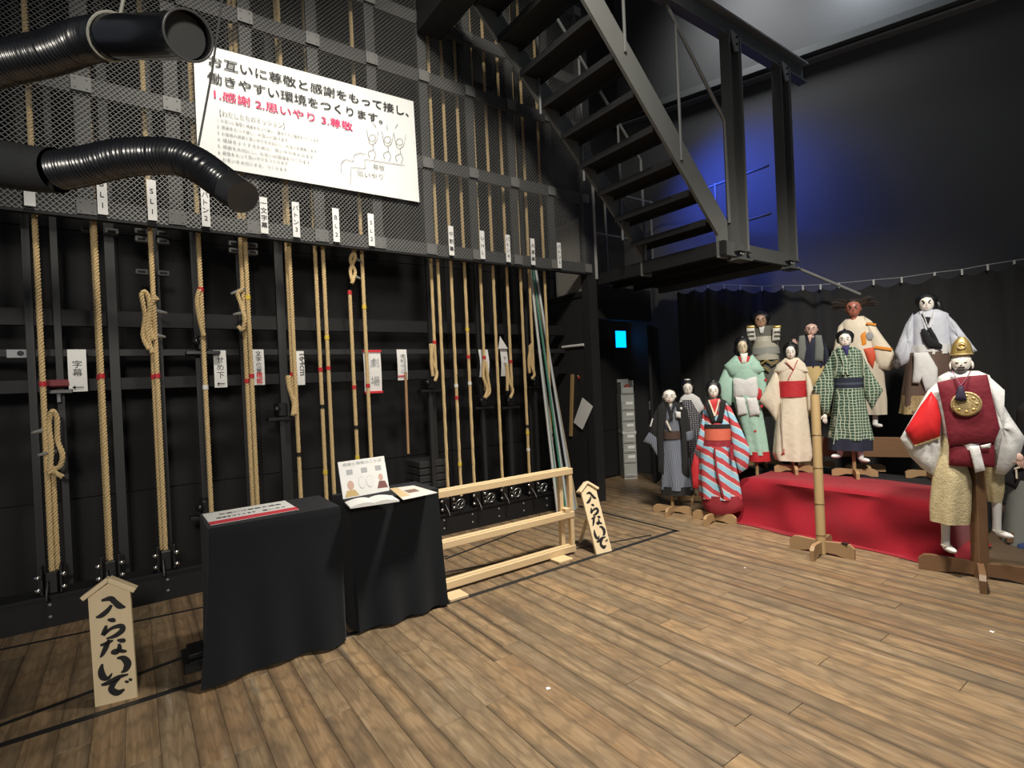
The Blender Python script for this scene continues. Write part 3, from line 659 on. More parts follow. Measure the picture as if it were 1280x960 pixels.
# ---------------------------------------------------------------- banner on the mesh
t = thing('banner', 'large white banner with black and pink Japanese lettering on the mesh', 'banner', (1.38, 4.56, 3.24))
YB = 4.563
c4 = [np.array(p) for p in ((.47, YB, 3.24), (2.29, YB, 3.245), (2.275, YB, 4.20), (.475, YB, 4.16))]
b = MB(); n, mm = 26, 14
grid = []
for j in range(mm+1):
    for i in range(n+1):
        u, v = i/n, j/mm; p = (c4[0]*(1-u)+c4[1]*u)*(1-v)+(c4[3]*(1-u)+c4[2]*u)*v
        amp = .006*max(0, 1-v*2.2)*max(0, u-.25); p = p+np.array([0, -abs(amp*math.sin(u*34)*math.cos(v*9)), 0]); grid.append(p)
fs = [(j*(n+1)+i, j*(n+1)+i+1, (j+1)*(n+1)+i+1, (j+1)*(n+1)+i) for j in range(mm) for i in range(n)]
b.add(grid, fs); b.add([p+np.array([0, .012, 0]) for p in grid], [tuple(reversed(f)) for f in fs])
b.build('sheet', M('banner_vinyl', (.78, .80, .78), .4, col2=(.76, .78, .76)), t, smooth=True)
yt = YB-.0085
def bl(txt, px0, py0, px1, py1, mat, hz, bold=0.0):
    a, c = wy(px0, py0, yt), wy(px1, py1, yt); d = c-a; L = math.hypot(d[0], d[2]); r = np.array([d[0]/L, 0, d[2]/L]); u = np.array([-r[2], 0, r[0]])
    text(txt, (a[0], yt, a[2]), r, u, hz, mat, t, width=L, bold=bold)
bl('お互いに尊敬と感謝をもって接し、', 259, 80, 511, 145, ink, .088, .014)
bl('働きやすい環境をつくります。', 259, 101, 478, 154, ink, .088, .014)
bl('1.感謝 2.思いやり 3.尊敬', 264, 121, 441, 163, ink_pink, .08, .016)
bl('【わたしたちのミッション】', 270, 143, 356, 160, ink_grey, .05)
small = [('1. お互いに尊敬と感謝をもって接し、働きやすい環境をつくります。', 400, 178), ('2. 感謝をもって接し、お互いに助けます', 360, 177), ('3. お客様の感謝と思いやりを大切にし、お互いを尊敬します', 396, 191), ('4. 環境をよくするために、思いやりをもちます', 392, 198), ('5. 感謝を大切にし、お互いの環境をつくります', 388, 205), ('6. 尊敬をもって思いやりをつくります', 360, 206), ('   お互いを大切にする、つくります', 359, 214)]
for k, (s, x1, y1) in enumerate(small):
    bl(s, 271+k*.3, 151+k*8.1, x1, y1, ink_grey, .03)
def line(pts, r=.0022, nm='drawing', mat=None, D=yt): 
    MB().tube([wy(x, y, D-.001) for x, y in resample2(pts)], r, 4).build(nm, mat or ink_grey, t)
def resample2(p): return [tuple(q[:2]) for q in resample([np.array([x, y, 0.0]) for x, y in p], 2.0)] if len(p) > 2 else p
S2 = lambda pts: [(240+x*.2917, y*.2917) for x, y in pts]
pod = S2([(910, 708), (740, 682), (742, 722), (682, 716), (678, 790)])
for i in range(4): line(pod[i:i+2])
line(S2([(640, 740), (640, 700), (660, 684), (690, 690), (695, 665), (720, 656), (745, 660)]))
for cx, cy in ((773, 590), (838, 597), (890, 607)):
    line(S2([(cx+14*math.cos(a), cy+14*math.sin(a)) for a in [k*math.pi/4 for k in range(9)]]))
    line(S2([(cx-24, cy-35), (cx-12, cy+22), (cx+3, cy+28), (cx+18, cy+12), (cx+26, cy-30)])); line(S2([(cx+2, cy+25), (cx+4, cy+50)]))
    line(S2([(cx+4, cy+50), (cx-18, cy+62), (cx-10, cy+84)])); line(S2([(cx+4, cy+50), (cx+14, cy+70), (cx+6, cy+92)]))
for a in ((790, 545, 775, 525), (838, 555, 835, 535), (870, 550, 882, 530)): line(S2([(a[0], a[1]), (a[2], a[3])]))
bl('尊敬', 466, 210, 481, 213, ink_grey, .05); bl('思いやり', 446, 219, 479, 224, ink_grey, .055)

# ---------------------------------------------------------------- flexible ducts
duct_m = M('black_duct_vinyl', (.010, .011, .014), .24, col2=(.016, .017, .02), scale=6, spec=.6)
duct_matt = M('grey_duct_cloth', (.028, .028, .028), .6, col2=(.04, .04, .04), bump=.2)
def duct(rt, path, r0, r1, rib, nm, mat, cap=False, n=26, amp=.05):
    P = resample(path, .0028); L = len(P); R = []
    s = 0
    for i in range(L):
        if i: s += np.linalg.norm(P[i]-P[i-1])
        rr = r0+(r1-r0)*i/(L-1); R.append(rr*(1+(amp*math.sin(2*math.pi*s/rib) if rib else 0)))
    return MB().tube(P, R, n, cap).build(nm, mat, rt, smooth=True)
up_ = [(-150, 120, 2.25), (-60, 95, 2.2), (0, 80, 2.15), (60, 67, 2.12), (105, 52, 2.08), (140, 46, 2.02)]; up2 = [(140, 46, 2.02), (190, 46, 1.93), (222, 45, 1.84), (236, 44.5, 1.78)]
t = thing('flexible_duct', 'upper glossy black flexible duct with an open flared end', 'duct', at(60, 90, 2.1))
duct(t, [at(*p) for p in up_], .084, .074, .017, 'ribbed_hose', duct_m)
duct(t, [at(*p) for p in up2], .074, .074, 0, 'smooth_cuff', duct_m)
P = [at(*p) for p in up2]; d = (P[-1]-P[-2])/np.linalg.norm(P[-1]-P[-2]); a = np.cross(d, Z); a /= np.linalg.norm(a); bb = np.cross(a, d)
MB().torus(P[-1], a, bb, .075, .0045, 36, 8).build('rim', M('rim_grey', (.10, .10, .10), .3), t, smooth=True)
MB().loft([[P[-1]-d*.05+.070*(math.cos(q)*a+math.sin(q)*bb) for q in [2*math.pi*k/24 for k in range(24)]], [P[-1]-d*.06+.070*(math.cos(q)*a+math.sin(q)*bb) for q in [2*math.pi*k/24 for k in range(24)]]]).build('damper', M('duct_inside', (.07, .07, .068), .7), t)
pc = at(140, 46, 2.02); d2 = P[1]-P[0]; d2 /= np.linalg.norm(d2); a2 = np.cross(d2, Z); a2 /= np.linalg.norm(a2); b2 = np.cross(a2, d2); b2 = b2+d2*.35
MB().torus(pc, a2, b2, .079, .005, 30, 6).build('tie_band', M('cream_cord', (.55, .54, .46), .7), t, smooth=True)
MB().tube([at(150, 20, 2.0), at(154, 0, 2.0), at(160, -60, 2.0)], .006, 6).build('hanging_cord', MATS['cream_cord'], t)
t = thing('flexible_duct', 'lower black flexible duct drooping to a capped end', 'duct', at(150, 220, 1.9))
lo = [(75, 213, 1.92), (110, 207, 1.9), (150, 198, 1.88), (190, 195, 1.86), (222, 197, 1.85), (248, 207, 1.84), (272, 224, 1.83), (288, 236, 1.82)]
duct(t, [at(-150, 195, 2.0), at(-60, 200, 1.97), at(0, 205, 1.95), at(40, 211, 1.93), at(72, 213, 1.92)], .098, .078, 0, 'cloth_sleeve', duct_matt)
duct(t, [at(*p) for p in lo], .066, .056, .0135, 'ribbed_hose', duct_m, amp=.045)
duct(t, [at(286, 235, 1.82), at(300, 244, 1.815), at(304, 247, 1.81)], .058, .056, 0, 'end_cap', M('cap_black', (.03, .03, .031), .35), cap=True)
MB().tube([at(283, -40, 1.86), at(265, 90, 1.85), at(248, 182, 1.84)], .0035, 6).build('hanging_cord', M('dark_cord', (.10, .10, .10), .7), t)

# ---------------------------------------------------------------- draped tables
cloth_m = M('black_table_cloth', (.008, .0095, .012), .9, col2=(.011, .0125, .015), scale=60, bump=.25, bscale=400, spec=.15, sheen=.06)
TZ = .80
def draped(x0, x1, y0, y1, label, hem, tlabel, ph):
    tb = thing('side_table', tlabel, 'table', ((x0+x1)/2, (y0+y1)/2, 0))
    MB().box((x0+.03, y0+.03, TZ-.03), (x1-.03, y1-.03, TZ-.006)).build('table_top', black, tb)
    for sx in (x0+.06, x1-.06):
        for sy in (y0+.08, y1-.06): MB().box((sx-.015, sy-.015, 0), (sx+.015, sy+.015, TZ-.03)).build('leg', black, tb)
    per = []
    N = 30; rad = .03
    def edge(a, c, n): return [(a[0]+(c[0]-a[0])*k/n, a[1]+(c[1]-a[1])*k/n) for k in range(n)]
    pts = edge((x0, y0), (x1, y0), 40)+edge((x1, y0), (x1, y1), 22)+edge((x1, y1), (x0, y1), 40)+edge((x0, y1), (x0, y0), 22)
    cx, cy = (x0+x1)/2, (y0+y1)/2; rings = []
    for s in np.linspace(0, 1, 18):
        ring = []
        for k, (x, y) in enumerate(pts):
            ux, uy = (x-cx)/(x1-x0)*2, (y-cy)/(y1-y0)*2
            fl, fold = hem(ux, uy)
            q = s**1.6; nx = (1 if ux > .98 else -1 if ux < -.98 else 0); ny = (1 if uy > .98 else -1 if uy < -.98 else 0)
            wv = fold*q*(.6*math.sin(k*.42+ph)+.4*math.sin(k*.19+ph*2.3))
            ring.append((x+nx*(fl*q+wv), y+ny*(fl*q+wv), TZ-s*(TZ-.012-.012*math.sin(k*.25+ph)**2)))
        rings.append(ring)
    top = [[(cx+(x-cx)*k, cy+(y-cy)*k, TZ+.004) for x, y in pts] for k in (.02, .6, .985)]
    b = MB().loft(top+rings, cap=False); o = b.build('table_cloth', cloth_m, smooth=True, org=(cx, cy, 0)); tag(o, label, 'tablecloth'); return o
f0 = gnd(264, 657, TZ); f1 = gnd(427, 636, TZ); f2 = gnd(549, 614, TZ)
Y0 = 3.19
draped(.295, .985, 3.18, 3.62, 'black cloth draped over the left table under the red and white sheet', lambda ux, uy: (.05 if uy < 0 and ux < .97 else .0, .032 if ux < .97 else .006), 'small table hidden under the left black cloth', .6)
draped(1.05, 1.655, 3.21, 3.57, 'black cloth draped over the right table under the book and display card', lambda ux, uy: (.03 if uy < 0 and ux > -.97 else .0, .028 if ux > -.97 else .006), 'small table hidden under the right black cloth', 2.0)
bt_ = gnd(250, 838); t = thing('table_base_foot', 'glossy black base foot sticking out left of the left table', 'base', (bt_[0], bt_[1]+.1, 0))
MB().box((bt_[0]-.075, bt_[1]-.01, 0), (bt_[0]+.04, bt_[1]+.22, .055)).build('plate', M('gloss_black', (.01, .01, .011), .18), t, bevel=.006)
MB().box((bt_[0]-.05, bt_[1]+.03, .055), (bt_[0]+.04, bt_[1]+.2, .085)).build('step', MATS['gloss_black'], t, bevel=.006)

def quad_sheet(name, px, z, mat, label, cat, th=.002):
    pts = [gnd(x, y, z) for x, y in px]; o = MB().prism([p for p in pts], (0, 0, th)).build(name, mat); return tag(o, label, cat), pts
zt = TZ+.0055
o, q = quad_sheet('leaflet', [(253, 643), (356, 626), (374, 637), (263, 657)], zt, white_paper, 'white sheet with a red lower band on the left table', 'leaflet')
def on(q, u, v): return (q[0]*(1-u)+q[1]*u)*(1-v)+(q[3]*(1-u)+q[2]*u)*v
up1 = np.array([0, 0, .0025])
MB().prism([on(q, 0, .76)+up1, on(q, 1, .76)+up1, on(q, 1, 1)+up1, on(q, 0, 1)+up1], (0, 0, .0006)).build('red_band', M('print_red', (.75, .06, .09), .5), o)
ex = (q[2]-q[3])/np.linalg.norm(q[2]-q[3]); ey = (q[0]-q[3])/np.linalg.norm(q[0]-q[3]); wdt = np.linalg.norm(q[2]-q[3])
for v, u0, u1, s in ((.32, .15, .9, 'お互いに尊敬と感謝'), (.60, .1, .55, '環境をつくります'), (.62, .62, .9, '思いやり')):
    p0 = on(q, u0, v); p1 = on(q, u1, v); text(s, p0+up1, (p1-p0)/np.linalg.norm(p1-p0), ey, .03, ink, o, width=np.linalg.norm(p1-p0), bold=.01)
o, q = quad_sheet('loose_sheet', [(487, 611), (517, 607), (547, 616), (504, 625)], zt, M('cream_print', (.74, .72, .66), .6), 'loose printed sheet on the right table beside the barrier', 'paper')
MB().prism([on(q, .35, .35)+up1, on(q, .75, .35)+up1, on(q, .72, .62)+up1, on(q, .36, .62)+up1], (0, 0, .0006)).build('printed_picture', M('print_brown', (.25, .16, .12), .6), o)
MB().prism([on(q, .0, .0)+up1, on(q, .3, .0)+up1, on(q, .3, .8)+up1, on(q, .0, .8)+up1], (0, 0, .0006)).build('printed_panel', M('print_tan', (.66, .5, .28), .6), o)
# display card leaning on its strut
cb = [gnd(429, 624, zt), gnd(487, 613, zt)]; bl_, br_ = cb; ex = (br_-bl_)/np.linalg.norm(br_-bl_); nb = np.array([-ex[1], ex[0], 0])
if nb[1] < 0: nb = -nb
t = thing('display_card', 'white display card leaning upright on the right table with small pictures', 'display card', (bl_+br_)/2)
wdt = np.linalg.norm(br_-bl_); upv = (Z*.97+nb*.24); HC = .235
cpt = lambda u, v, d=0.0: bl_+ex*u*wdt+upv*v*HC-nb*d
MB().prism([cpt(0, 0), cpt(1, 0), cpt(1, 1), cpt(0, 1)], nb*.006).build('card', M('card_white', (.86, .86, .84), .45), t)
MB().prism([cpt(.4, .9)+nb*.008, cpt(.6, .9)+nb*.008, cpt(.6, 0)+nb*.12, cpt(.4, 0)+nb*.12], nb*.004).build('strut', white_paper, t)
def cprint(u0, u1, v0, v1, mat, nm): MB().prism([cpt(u0, v0, .001), cpt(u1, v0, .001), cpt(u1, v1, .001), cpt(u0, v1, .001)], nb*.0008).build(nm, mat, t)
for u in (.14, .45, .76): cprint(u, u+.13, .62, .76, M('print_grey', (.45, .45, .47), .6), 'printed_photo')
for u in (.43, .60):
    MB().prism([cpt(u+.075*math.cos(a), .36+.17*math.sin(a), .001) for a in [2*math.pi*k/20 for k in range(20)]], nb*.0008).build('printed_oval', M('print_pale', (.62, .62, .64), .6), t)
    MB().prism([cpt(u+.068*math.cos(a), .36+.155*math.sin(a), .002) for a in [2*math.pi*k/20 for k in range(20)]], nb*.0008).build('printed_oval', MATS['card_white'], t)
MB().prism([cpt(*p, .001) for p in ((.04, .03), (.34, .03), (.27, .2), (.1, .2))], nb*.0008).build('printed_robe', M('print_ochre', (.62, .45, .2), .6), t)
MB().prism([cpt(.19+.07*math.cos(a), .33+.13*math.sin(a), .001) for a in [2*math.pi*k/14 for k in range(14)]], nb*.0008).build('printed_face', M('print_skin', (.62, .42, .34), .6), t)
MB().prism([cpt(*p, .001) for p in ((.74, .12), (.98, .1), (.93, .3), (.8, .32))], nb*.0008).build('printed_robe', M('print_plum', (.22, .09, .08), .6), t)
MB().prism([cpt(.85+.05*math.cos(a), .42+.1*math.sin(a), .001) for a in [2*math.pi*k/14 for k in range(14)]], nb*.0008).build('printed_face', MATS['print_skin'], t)
text('感謝と尊敬のことば', cpt(.08, .87, .0015), ex, upv, .022, ink_grey, t, width=wdt*.84)
# open book
A, B_, C_, D_ = gnd(423, 629, zt), gnd(458, 634, zt), gnd(498, 627, zt), gnd(462, 617, zt)
t = thing('open_book', 'open white book lying at the front edge of the right table', 'book', (A+C_)/2)
fl, fr = gnd(438, 636, zt), gnd(499, 627, zt); mid = (fl+fr)/2; back = (D_-A); e = (fr-fl)/np.linalg.norm(fr-fl); bk = np.array([-e[1], e[0], 0]); bk = bk if bk[1] > 0 else -bk
hwb, dp = .145, .17
for s, nm in ((-1, 'page_block'), (1, 'page_block')):
    rings = []
    for k in range(9):
        u = k/8; h = .004+.026*math.sin(math.pi*min(1, .12+u*.75))*(1-.55*u)
        p = mid+e*s*u*hwb; rings.append([p, p+bk*dp, p+bk*dp+Z*h, p+Z*h])
    MB().loft(rings).build(nm, M('book_pages', (.80, .80, .77), .6), t, smooth=True)
MB().box((mid[0]-.02, mid[1]+.2, zt), (mid[0]+.06, mid[1]+.215, zt+.012)).build('marker_pen', rubber, t)

# ---------------------------------------------------------------- wooden barrier
pine = M('pale_pine', (.58, .42, .23), .5, col2=(.68, .52, .31), scale=5, stretch=(.6, 8, 8), bump=.05)
t = thing('wooden_barrier', 'pale pine barrier frame with three rails beside the black tables', 'barrier', (2.35, 3.44, 0))
XE = 3.045
for z0, z1, nm in ((.685, .735, 'top_rail'), (.315, .365, 'middle_rail'), (.02, .075, 'bottom_rail')):
    MB().box((1.70, 3.40, z0), (XE, 3.425, z1)).build(nm, pine, t, bevel=.003); MB().box((1.70, 3.43, z0+.008), (XE-.02, 3.465, z1+.006)).build(nm, pine, t, bevel=.003)
for x0, y0 in ((XE-.045, 3.405), (XE-.115, 3.45), (1.71, 3.41)):
    MB().box((x0, y0, .02), (x0+.04, y0+.04, .73)).build('post', pine, t, bevel=.003)
MB().box((XE-.10, 3.40, .365), (XE-.05, 3.47, .40)).build('rail_block', pine, t, bevel=.003)
for p, lb in (((705, 702), 'thin pine block under the far end of the barrier'), ((572, 748), 'thin pine wedge under the near end of the barrier')):
    g_ = gnd(*p); tag(MB().box((g_[0]-.075, g_[1]-.03, 0), (g_[0]+.075, g_[1]+.1, .02)).build('wood_block', pine, bevel=.003), lb, 'block')

# ---------------------------------------------------------------- wooden keep-out signs with brushed characters
board_m = M('sign_board_pine', (.70, .56, .34), .5, col2=(.78, .64, .42), scale=4, stretch=(10, 10, .6))
# strokes in board units: x 0..100 across, y 0..320 down (width list in the same units)
BR = [[(30, 8, 5), (52, 6, 12), (62, 18, 12), (74, 34, 13), (88, 40, 4)], [(54, 26, 6), (44, 40, 10), (28, 52, 11), (14, 55, 4)],
      [(42, 68, 4), (54, 72, 11), (60, 78, 4)], [(38, 84, 5), (33, 100, 10), (28, 112, 9)], [(28, 112, 7), (50, 96, 8), (74, 94, 11), (76, 108, 12), (58, 120, 10), (36, 124, 4)],
      [(20, 140, 5), (36, 138, 9), (52, 132, 4)], [(42, 128, 5), (34, 148, 11), (24, 168, 8), (18, 176, 3)], [(62, 134, 4), (76, 140, 12), (78, 146, 4)], [(66, 146, 5), (66, 160, 10), (58, 172, 9), (48, 168, 7), (54, 162, 5), (72, 170, 9), (84, 174, 4)],
      [(22, 196, 4), (18, 216, 12), (22, 236, 14), (34, 242, 9), (44, 230, 3)], [(58, 188, 4), (74, 192, 12), (84, 210, 15), (78, 228, 12), (66, 234, 3)],
      [(16, 258, 5), (34, 256, 11), (60, 246, 10), (84, 244, 4)], [(62, 250, 5), (46, 262, 11), (40, 278, 13), (54, 292, 14), (72, 286, 5)], [(74, 262, 3), (80, 266, 7), (81, 270, 3)], [(84, 258, 3), (89, 262, 7), (90, 266, 3)]]
def stroke(b, st, f):
    pts = resample([np.array(p, float) for p in st], 3.0); L_, R_s = [], []
    for i, p in enumerate(pts):
        d = pts[min(i+1, len(pts)-1)][:2]-pts[max(i-1, 0)][:2]; d = d/(np.linalg.norm(d)+1e-9); n = np.array([-d[1], d[0]])*max(p[2]*1.3, 2)/2
        L_.append(f(*(p[:2]+n))); R_s.append(f(*(p[:2]-n)))
    m_ = len(L_); b.add(L_+R_s, [(i, i+1, m_+i+1, m_+i) for i in range(m_-1)])
def sign(base_l, base_r, lean, label, H=.535, roll=0.0):
    ex = (base_r-base_l); W = np.linalg.norm(ex); ex /= W; nb = np.array([-ex[1], ex[0], 0]); nb = nb if nb[1] > 0 else -nb
    upv = Z*math.cos(lean)+nb*math.sin(lean)+ex*roll; nv = nb*math.cos(lean)-Z*math.sin(lean)
    t = thing('wooden_sign', label, 'sign', (base_l+base_r)/2, 'wooden keep out signs')
    base_l = base_l+Z*.004*(1 if lean > .1 else 0)
    pt = lambda u, v, d=0.0: base_l+ex*u*W+upv*v-nv*d
    MB().prism([pt(0, 0), pt(1, 0), pt(1, H), pt(.5, H+.055), pt(0, H)], nv*.02).build('board', board_m, t)
    for s, u0 in ((-1, -.13), (1, 1.13)):
        a = pt(.5, H+.075, .012); e_ = pt(u0, H+.0, .012); d = (e_-a)/np.linalg.norm(e_-a); pr = np.cross(d, nv)
        MB().obox((a+e_)/2+nv*.022, d*np.linalg.norm(e_-a)/2, nv*.026, pr*.011).build('roof_slat', board_m, t, bevel=.002)
    b = MB()
    for st in BR: stroke(b, st, lambda x, y: pt(.02+x/104, (H-.005)-(y+4)/308*(H-.03), .0012))
    b.build('brushed_lettering', ink, t)
    MB().bar(pt(.5, H*.75)+nv*.022, np.array([*( (base_l+base_r)/2+nb*(.16+H*math.sin(lean)))[:2], .012]), .03, .012, ex).build('back_leg', board_m, t)
    return t
sign(gnd(119, 884), gnd(171.5, 871.5), .02, 'upright wooden keep-out sign nearest the camera, left of the black tables', roll=-.02)
sign(gnd(746, 694), gnd(765, 689), .34, 'tilted wooden keep-out sign at the far end of the barrier')
# paper scraps on the floor
for (px, py, s), lb in zip(((685, 861, .012), (1104, 683, .016), (931, 710, .008), (1290-50, 790, .012)), ('white paper scrap on the middle of the plank floor', 'white scrap beside the bamboo stand', 'tiny white scrap between tape corner and bamboo stand', 'small white scrap at the right edge of the floor')):
    g_ = gnd(px, py); tag(MB().prism([(g_[0]-s, g_[1]-s*.6, .0005), (g_[0]+s*.8, g_[1]-s*.8, .0005), (g_[0]+s, g_[1]+s*.5, .0005), (g_[0]-s*.4, g_[1]+s, .0005)], (0, 0, .002)).build('paper_scrap', white_paper), lb, 'scrap')

# ---------------------------------------------------------------- alcove contents
a, c = wy(767, 412, 5.59), wy(783, 436, 5.59)
t = thing('blue_light_panel', 'small glowing blue panel light on the dark alcove wall', 'light panel', ((a[0]+c[0])/2, 5.58, c[2]))
MB().box((a[0], 5.575, c[2]), (c[0], 5.60, a[2])).build('housing', black, t)
MB().box((a[0]+.02, 5.572, c[2]+.02), (c[0]-.02, 5.576, a[2]-.02)).build('diffuser', M('blue_glow', (.02, .2, .6), .4, emit=(.0, .32, 1.0), est=1.6), t)
gb = gnd(789, 599); DD = (gb-CP)@FW; sc_ = DD/FPX
t = thing('drawer_tower', 'tall narrow tower of pale grey drawers with labels in the alcove', 'drawers', gb)
dr_m = M('drawer_grey', (.34, .35, .33), .5, col2=(.38, .39, .37)); dr_w = M('drawer_edge_white', (.62, .62, .58), .5)
rx = RH
def db(z0, z1, w_, d0, d1, nm, mat, par=t, u=0.0): return MB().obox(gb+Z*(z0+z1)/2+FH*(d0+d1)/2+rx*u, rx*w_, FH*(d1-d0)/2, Z*(z1-z0)/2).build(nm, mat, par)
db(0, 1.24, .095, .01, .35, 'cabinet', dr_m)
zz = [.03, .23, .38, .52, .68, .84, 1.0, 1.16]
for i in range(7):
    d_ = db(zz[i]+.01, zz[i+1]-.012, .09, -.008, .012, 'drawer', dr_m); db(zz[i]+.03, zz[i]+.04, .06, -.02, -.008, 'pull', dr_w, d_)
    if i > 0: db(zz[i+1]-.07, zz[i+1]-.03, .05, -.0105, -.008, 'label_card', white_paper, d_, .02)
db(.66, .70, .1, -.015, .3, 'ledge', dr_w)
t2 = thing('storage_box', 'open grey box with something red on top of the drawer tower', 'box', gb+Z*1.24)
def db2(z0, z1, w_, d0, d1, nm, mat, u=0.0): return MB().obox(gb+Z*(z0+z1)/2+FH*(d0+d1)/2+rx*u, rx*w_, FH*(d1-d0)/2, Z*(z1-z0)/2).build(nm, mat, t2)
db2(1.24, 1.26, .085, .0, .3, 'bottom', dr_m); db2(1.24, 1.42, .004, 0, .3, 'side', dr_m, -.085); db2(1.24, 1.44, .004, 0, .3, 'side', dr_m, .085); db2(1.24, 1.46, .085, .29, .3, 'back', dr_m); db2(1.24, 1.34, .085, 0, .008, 'front', dr_m)
MB().obj_ball(gb+Z*1.33+FH*.1+rx*.02, rx*.05, FH*.05, Z*.06).build('red_bundle', M('dull_red', (.25, .05, .04), .7), t2, smooth=True)

# ---------------------------------------------------------------- black curtain on a wire
CO = .38
def on_wall(px, py, off=CO):
    d = ray(px, py); P = WP-WN*off; return CP+d*(((P-CP)@WN)/(d@WN))
clips = [(846, 361), (866, 358), (886, 357), (906, 356), (926, 357), (953, 358), (979, 357), (1004, 357), (1026, 356), (1049, 354), (1092, 350), (1127, 347), (1168, 341), (1202, 337), (1234, 331), (1267, 326), (1305, 320), (1345, 313), (1390, 305)]
cw_ = [on_wall(*p) for p in clips]; ct = [float((p-WP)@WD) for p in cw_]; cz = [float(p[2]) for p in cw_]
curtain_m = M('black_curtain', (.022, .022, .022), .95, col2=(.029, .029, .028), scale=30, sheen=.2, spec=.15)
nt, nz2 = 420, 26; grid = []
for j in range(nz2+1):
    v = j/nz2
    for i in range(nt+1):
        tt = ct[0]+(ct[-1]-ct[0])*i/nt; k = max(q for q in range(len(ct)-1) if ct[q] <= tt+1e-9); f = (tt-ct[k])/(ct[k+1]-ct[k])
        zt_ = cz[k]*(1-f)+cz[k+1]*f-.035-.085*math.sin(math.pi*f)*((ct[k+1]-ct[k])/.4)
        z = zt_*(1-v)+.015*v
        off = CO+.05*math.sin(tt*19+.7*math.sin(tt*3))*(.35+.65*v)+.035*math.sin(tt*8.3+1+v*.8)+.02*(1-v)*math.cos(2*math.pi*f)
        grid.append(wall_pt(tt, z, off))
b = MB(); b.add(grid, [(j*(nt+1)+i, j*(nt+1)+i+1, (j+1)*(nt+1)+i+1, (j+1)*(nt+1)+i) for j in range(nz2) for i in range(nt)])
ctn = thing('black_curtain', 'long black pleated curtain hanging from a wire behind the puppets', 'curtain', wall_pt((ct[0]+ct[-1])/2, 0, CO))
b.build('drape', curtain_m, ctn, smooth=True)
for p in cw_: MB().obox(p-Z*.03-WN*.03, WD*.009, WN*.006, Z*.032).build('clip', M('clip_pale', (.55, .55, .52), .4), ctn)
b = MB().tube(cw_+[cw_[-1]+WD*.5+Z*.02], .006, 6); tag(b.build('curtain_wire', M('wire_grey', (.25, .25, .25), .4)), 'thin sagging wire carrying the black curtain', 'wire')

# ---------------------------------------------------------------- platforms
felt = M('red_felt', (.27, .010, .020), .95, col2=(.215, .007, .015), scale=7, bump=.1, bscale=300, sheen=.15, spec=.15)
BZ = .44
y_a, y_b = 1.40, 2.98; xa, xb = 4.95, 5.62
t = thing('puppet_bench', 'low bench hidden under the red felt', 'bench', (5.28, 2.2, 0))
MB().box((xa+.06, y_a+.06, BZ-.04), (xb-.03, y_b-.06, BZ-.012)).build('bench_top', black, t)
for x in (xa+.1, xb-.1):
    for y in (y_a+.12, y_b-.12): MB().box((x-.025, y-.025, 0), (x+.025, y+.025, BZ-.04)).build('leg', black, t)
def fcloth():
    def edge(p, q, n): return [(p[0]+(q[0]-p[0])*k/n, p[1]+(q[1]-p[1])*k/n) for k in range(n)]
    pts = edge((xa, y_b), (xa, y_a), 60)+edge((xa, y_a), (xb, y_a), 24)+edge((xb, y_a), (xb, y_b), 60)+edge((xb, y_b), (xa, y_b), 24)
    cx, cy = (xa+xb)/2, (y_a+y_b)/2; rings = []
    for k in (.02, .5, .9, .985): rings.append([(cx+(x-cx)*k, cy+(y-cy)*k, BZ-(.012 if k > .95 else 0)+.004*math.sin(x*9+y*7)*(k > .1)) for x, y in pts])
    for s in np.linspace(.03, 1, 16):
        ring = []
        for i, (x, y) in enumerate(pts):
            nx = -1 if x < xa+.001 else (1 if x > xb-.001 else 0); ny = -1 if y < y_a+.001 else (1 if y > y_b-.001 else 0)
            w_ = .05*math.sin(math.pi*s)*math.sin((y-.6*s)*4.6+1.0)+.012*math.sin(y*9+s*5)
            fl = .012+.09*s**2.2*(1 if nx < 0 else .0)
            ring.append((x+nx*(fl+w_*(s > .05 and nx < 0)), y+ny*fl*1.3, BZ-.012-(BZ-.02)*s))
        rings.append(ring)
    ring = [(x+(-1 if x < xa+.001 else 0)*(.19+.03*math.sin(y*6))+0, y+(-1 if y < y_a+.001 else 0)*.16, .006) for x, y in pts]
    rings.append(ring)
    return MB().loft(rings, cap=False).build('red_felt_cover', felt, smooth=True, org=(cx, cy, 0))
tag(fcloth(), 'bright red felt cover spread over the low bench in front of the puppets', 'cloth')
t = thing('rear_platform', 'black covered platform behind the red bench under the rear puppets', 'platform', (6.0, 2.6, 0))
MB().box((5.66, 1.35, 0), (6.15, 3.7, .40)).build('box_body', M('platform_black', (.012, .012, .013), .9), t, bevel=.01)
dk_wood = M('brown_stained_wood', (.15, .08, .038), .5, col2=(.20, .11, .055), scale=6, stretch=(1, 1, 6))
lt_wood = M('tan_wood', (.33, .20, .10), .5, col2=(.40, .26, .13), scale=6)
a, c = at(1024, 547, 5.45), at(1140, 548, 5.25)
MBp = MB().bar(a-Z*.09, c-Z*.09, .20, .05, (0, 0, 1)); plk = MBp.build('puppet_rack_board', dk_wood, bevel=.005); tag(plk, 'wide brown wooden rack board behind the green checked puppet', 'board')

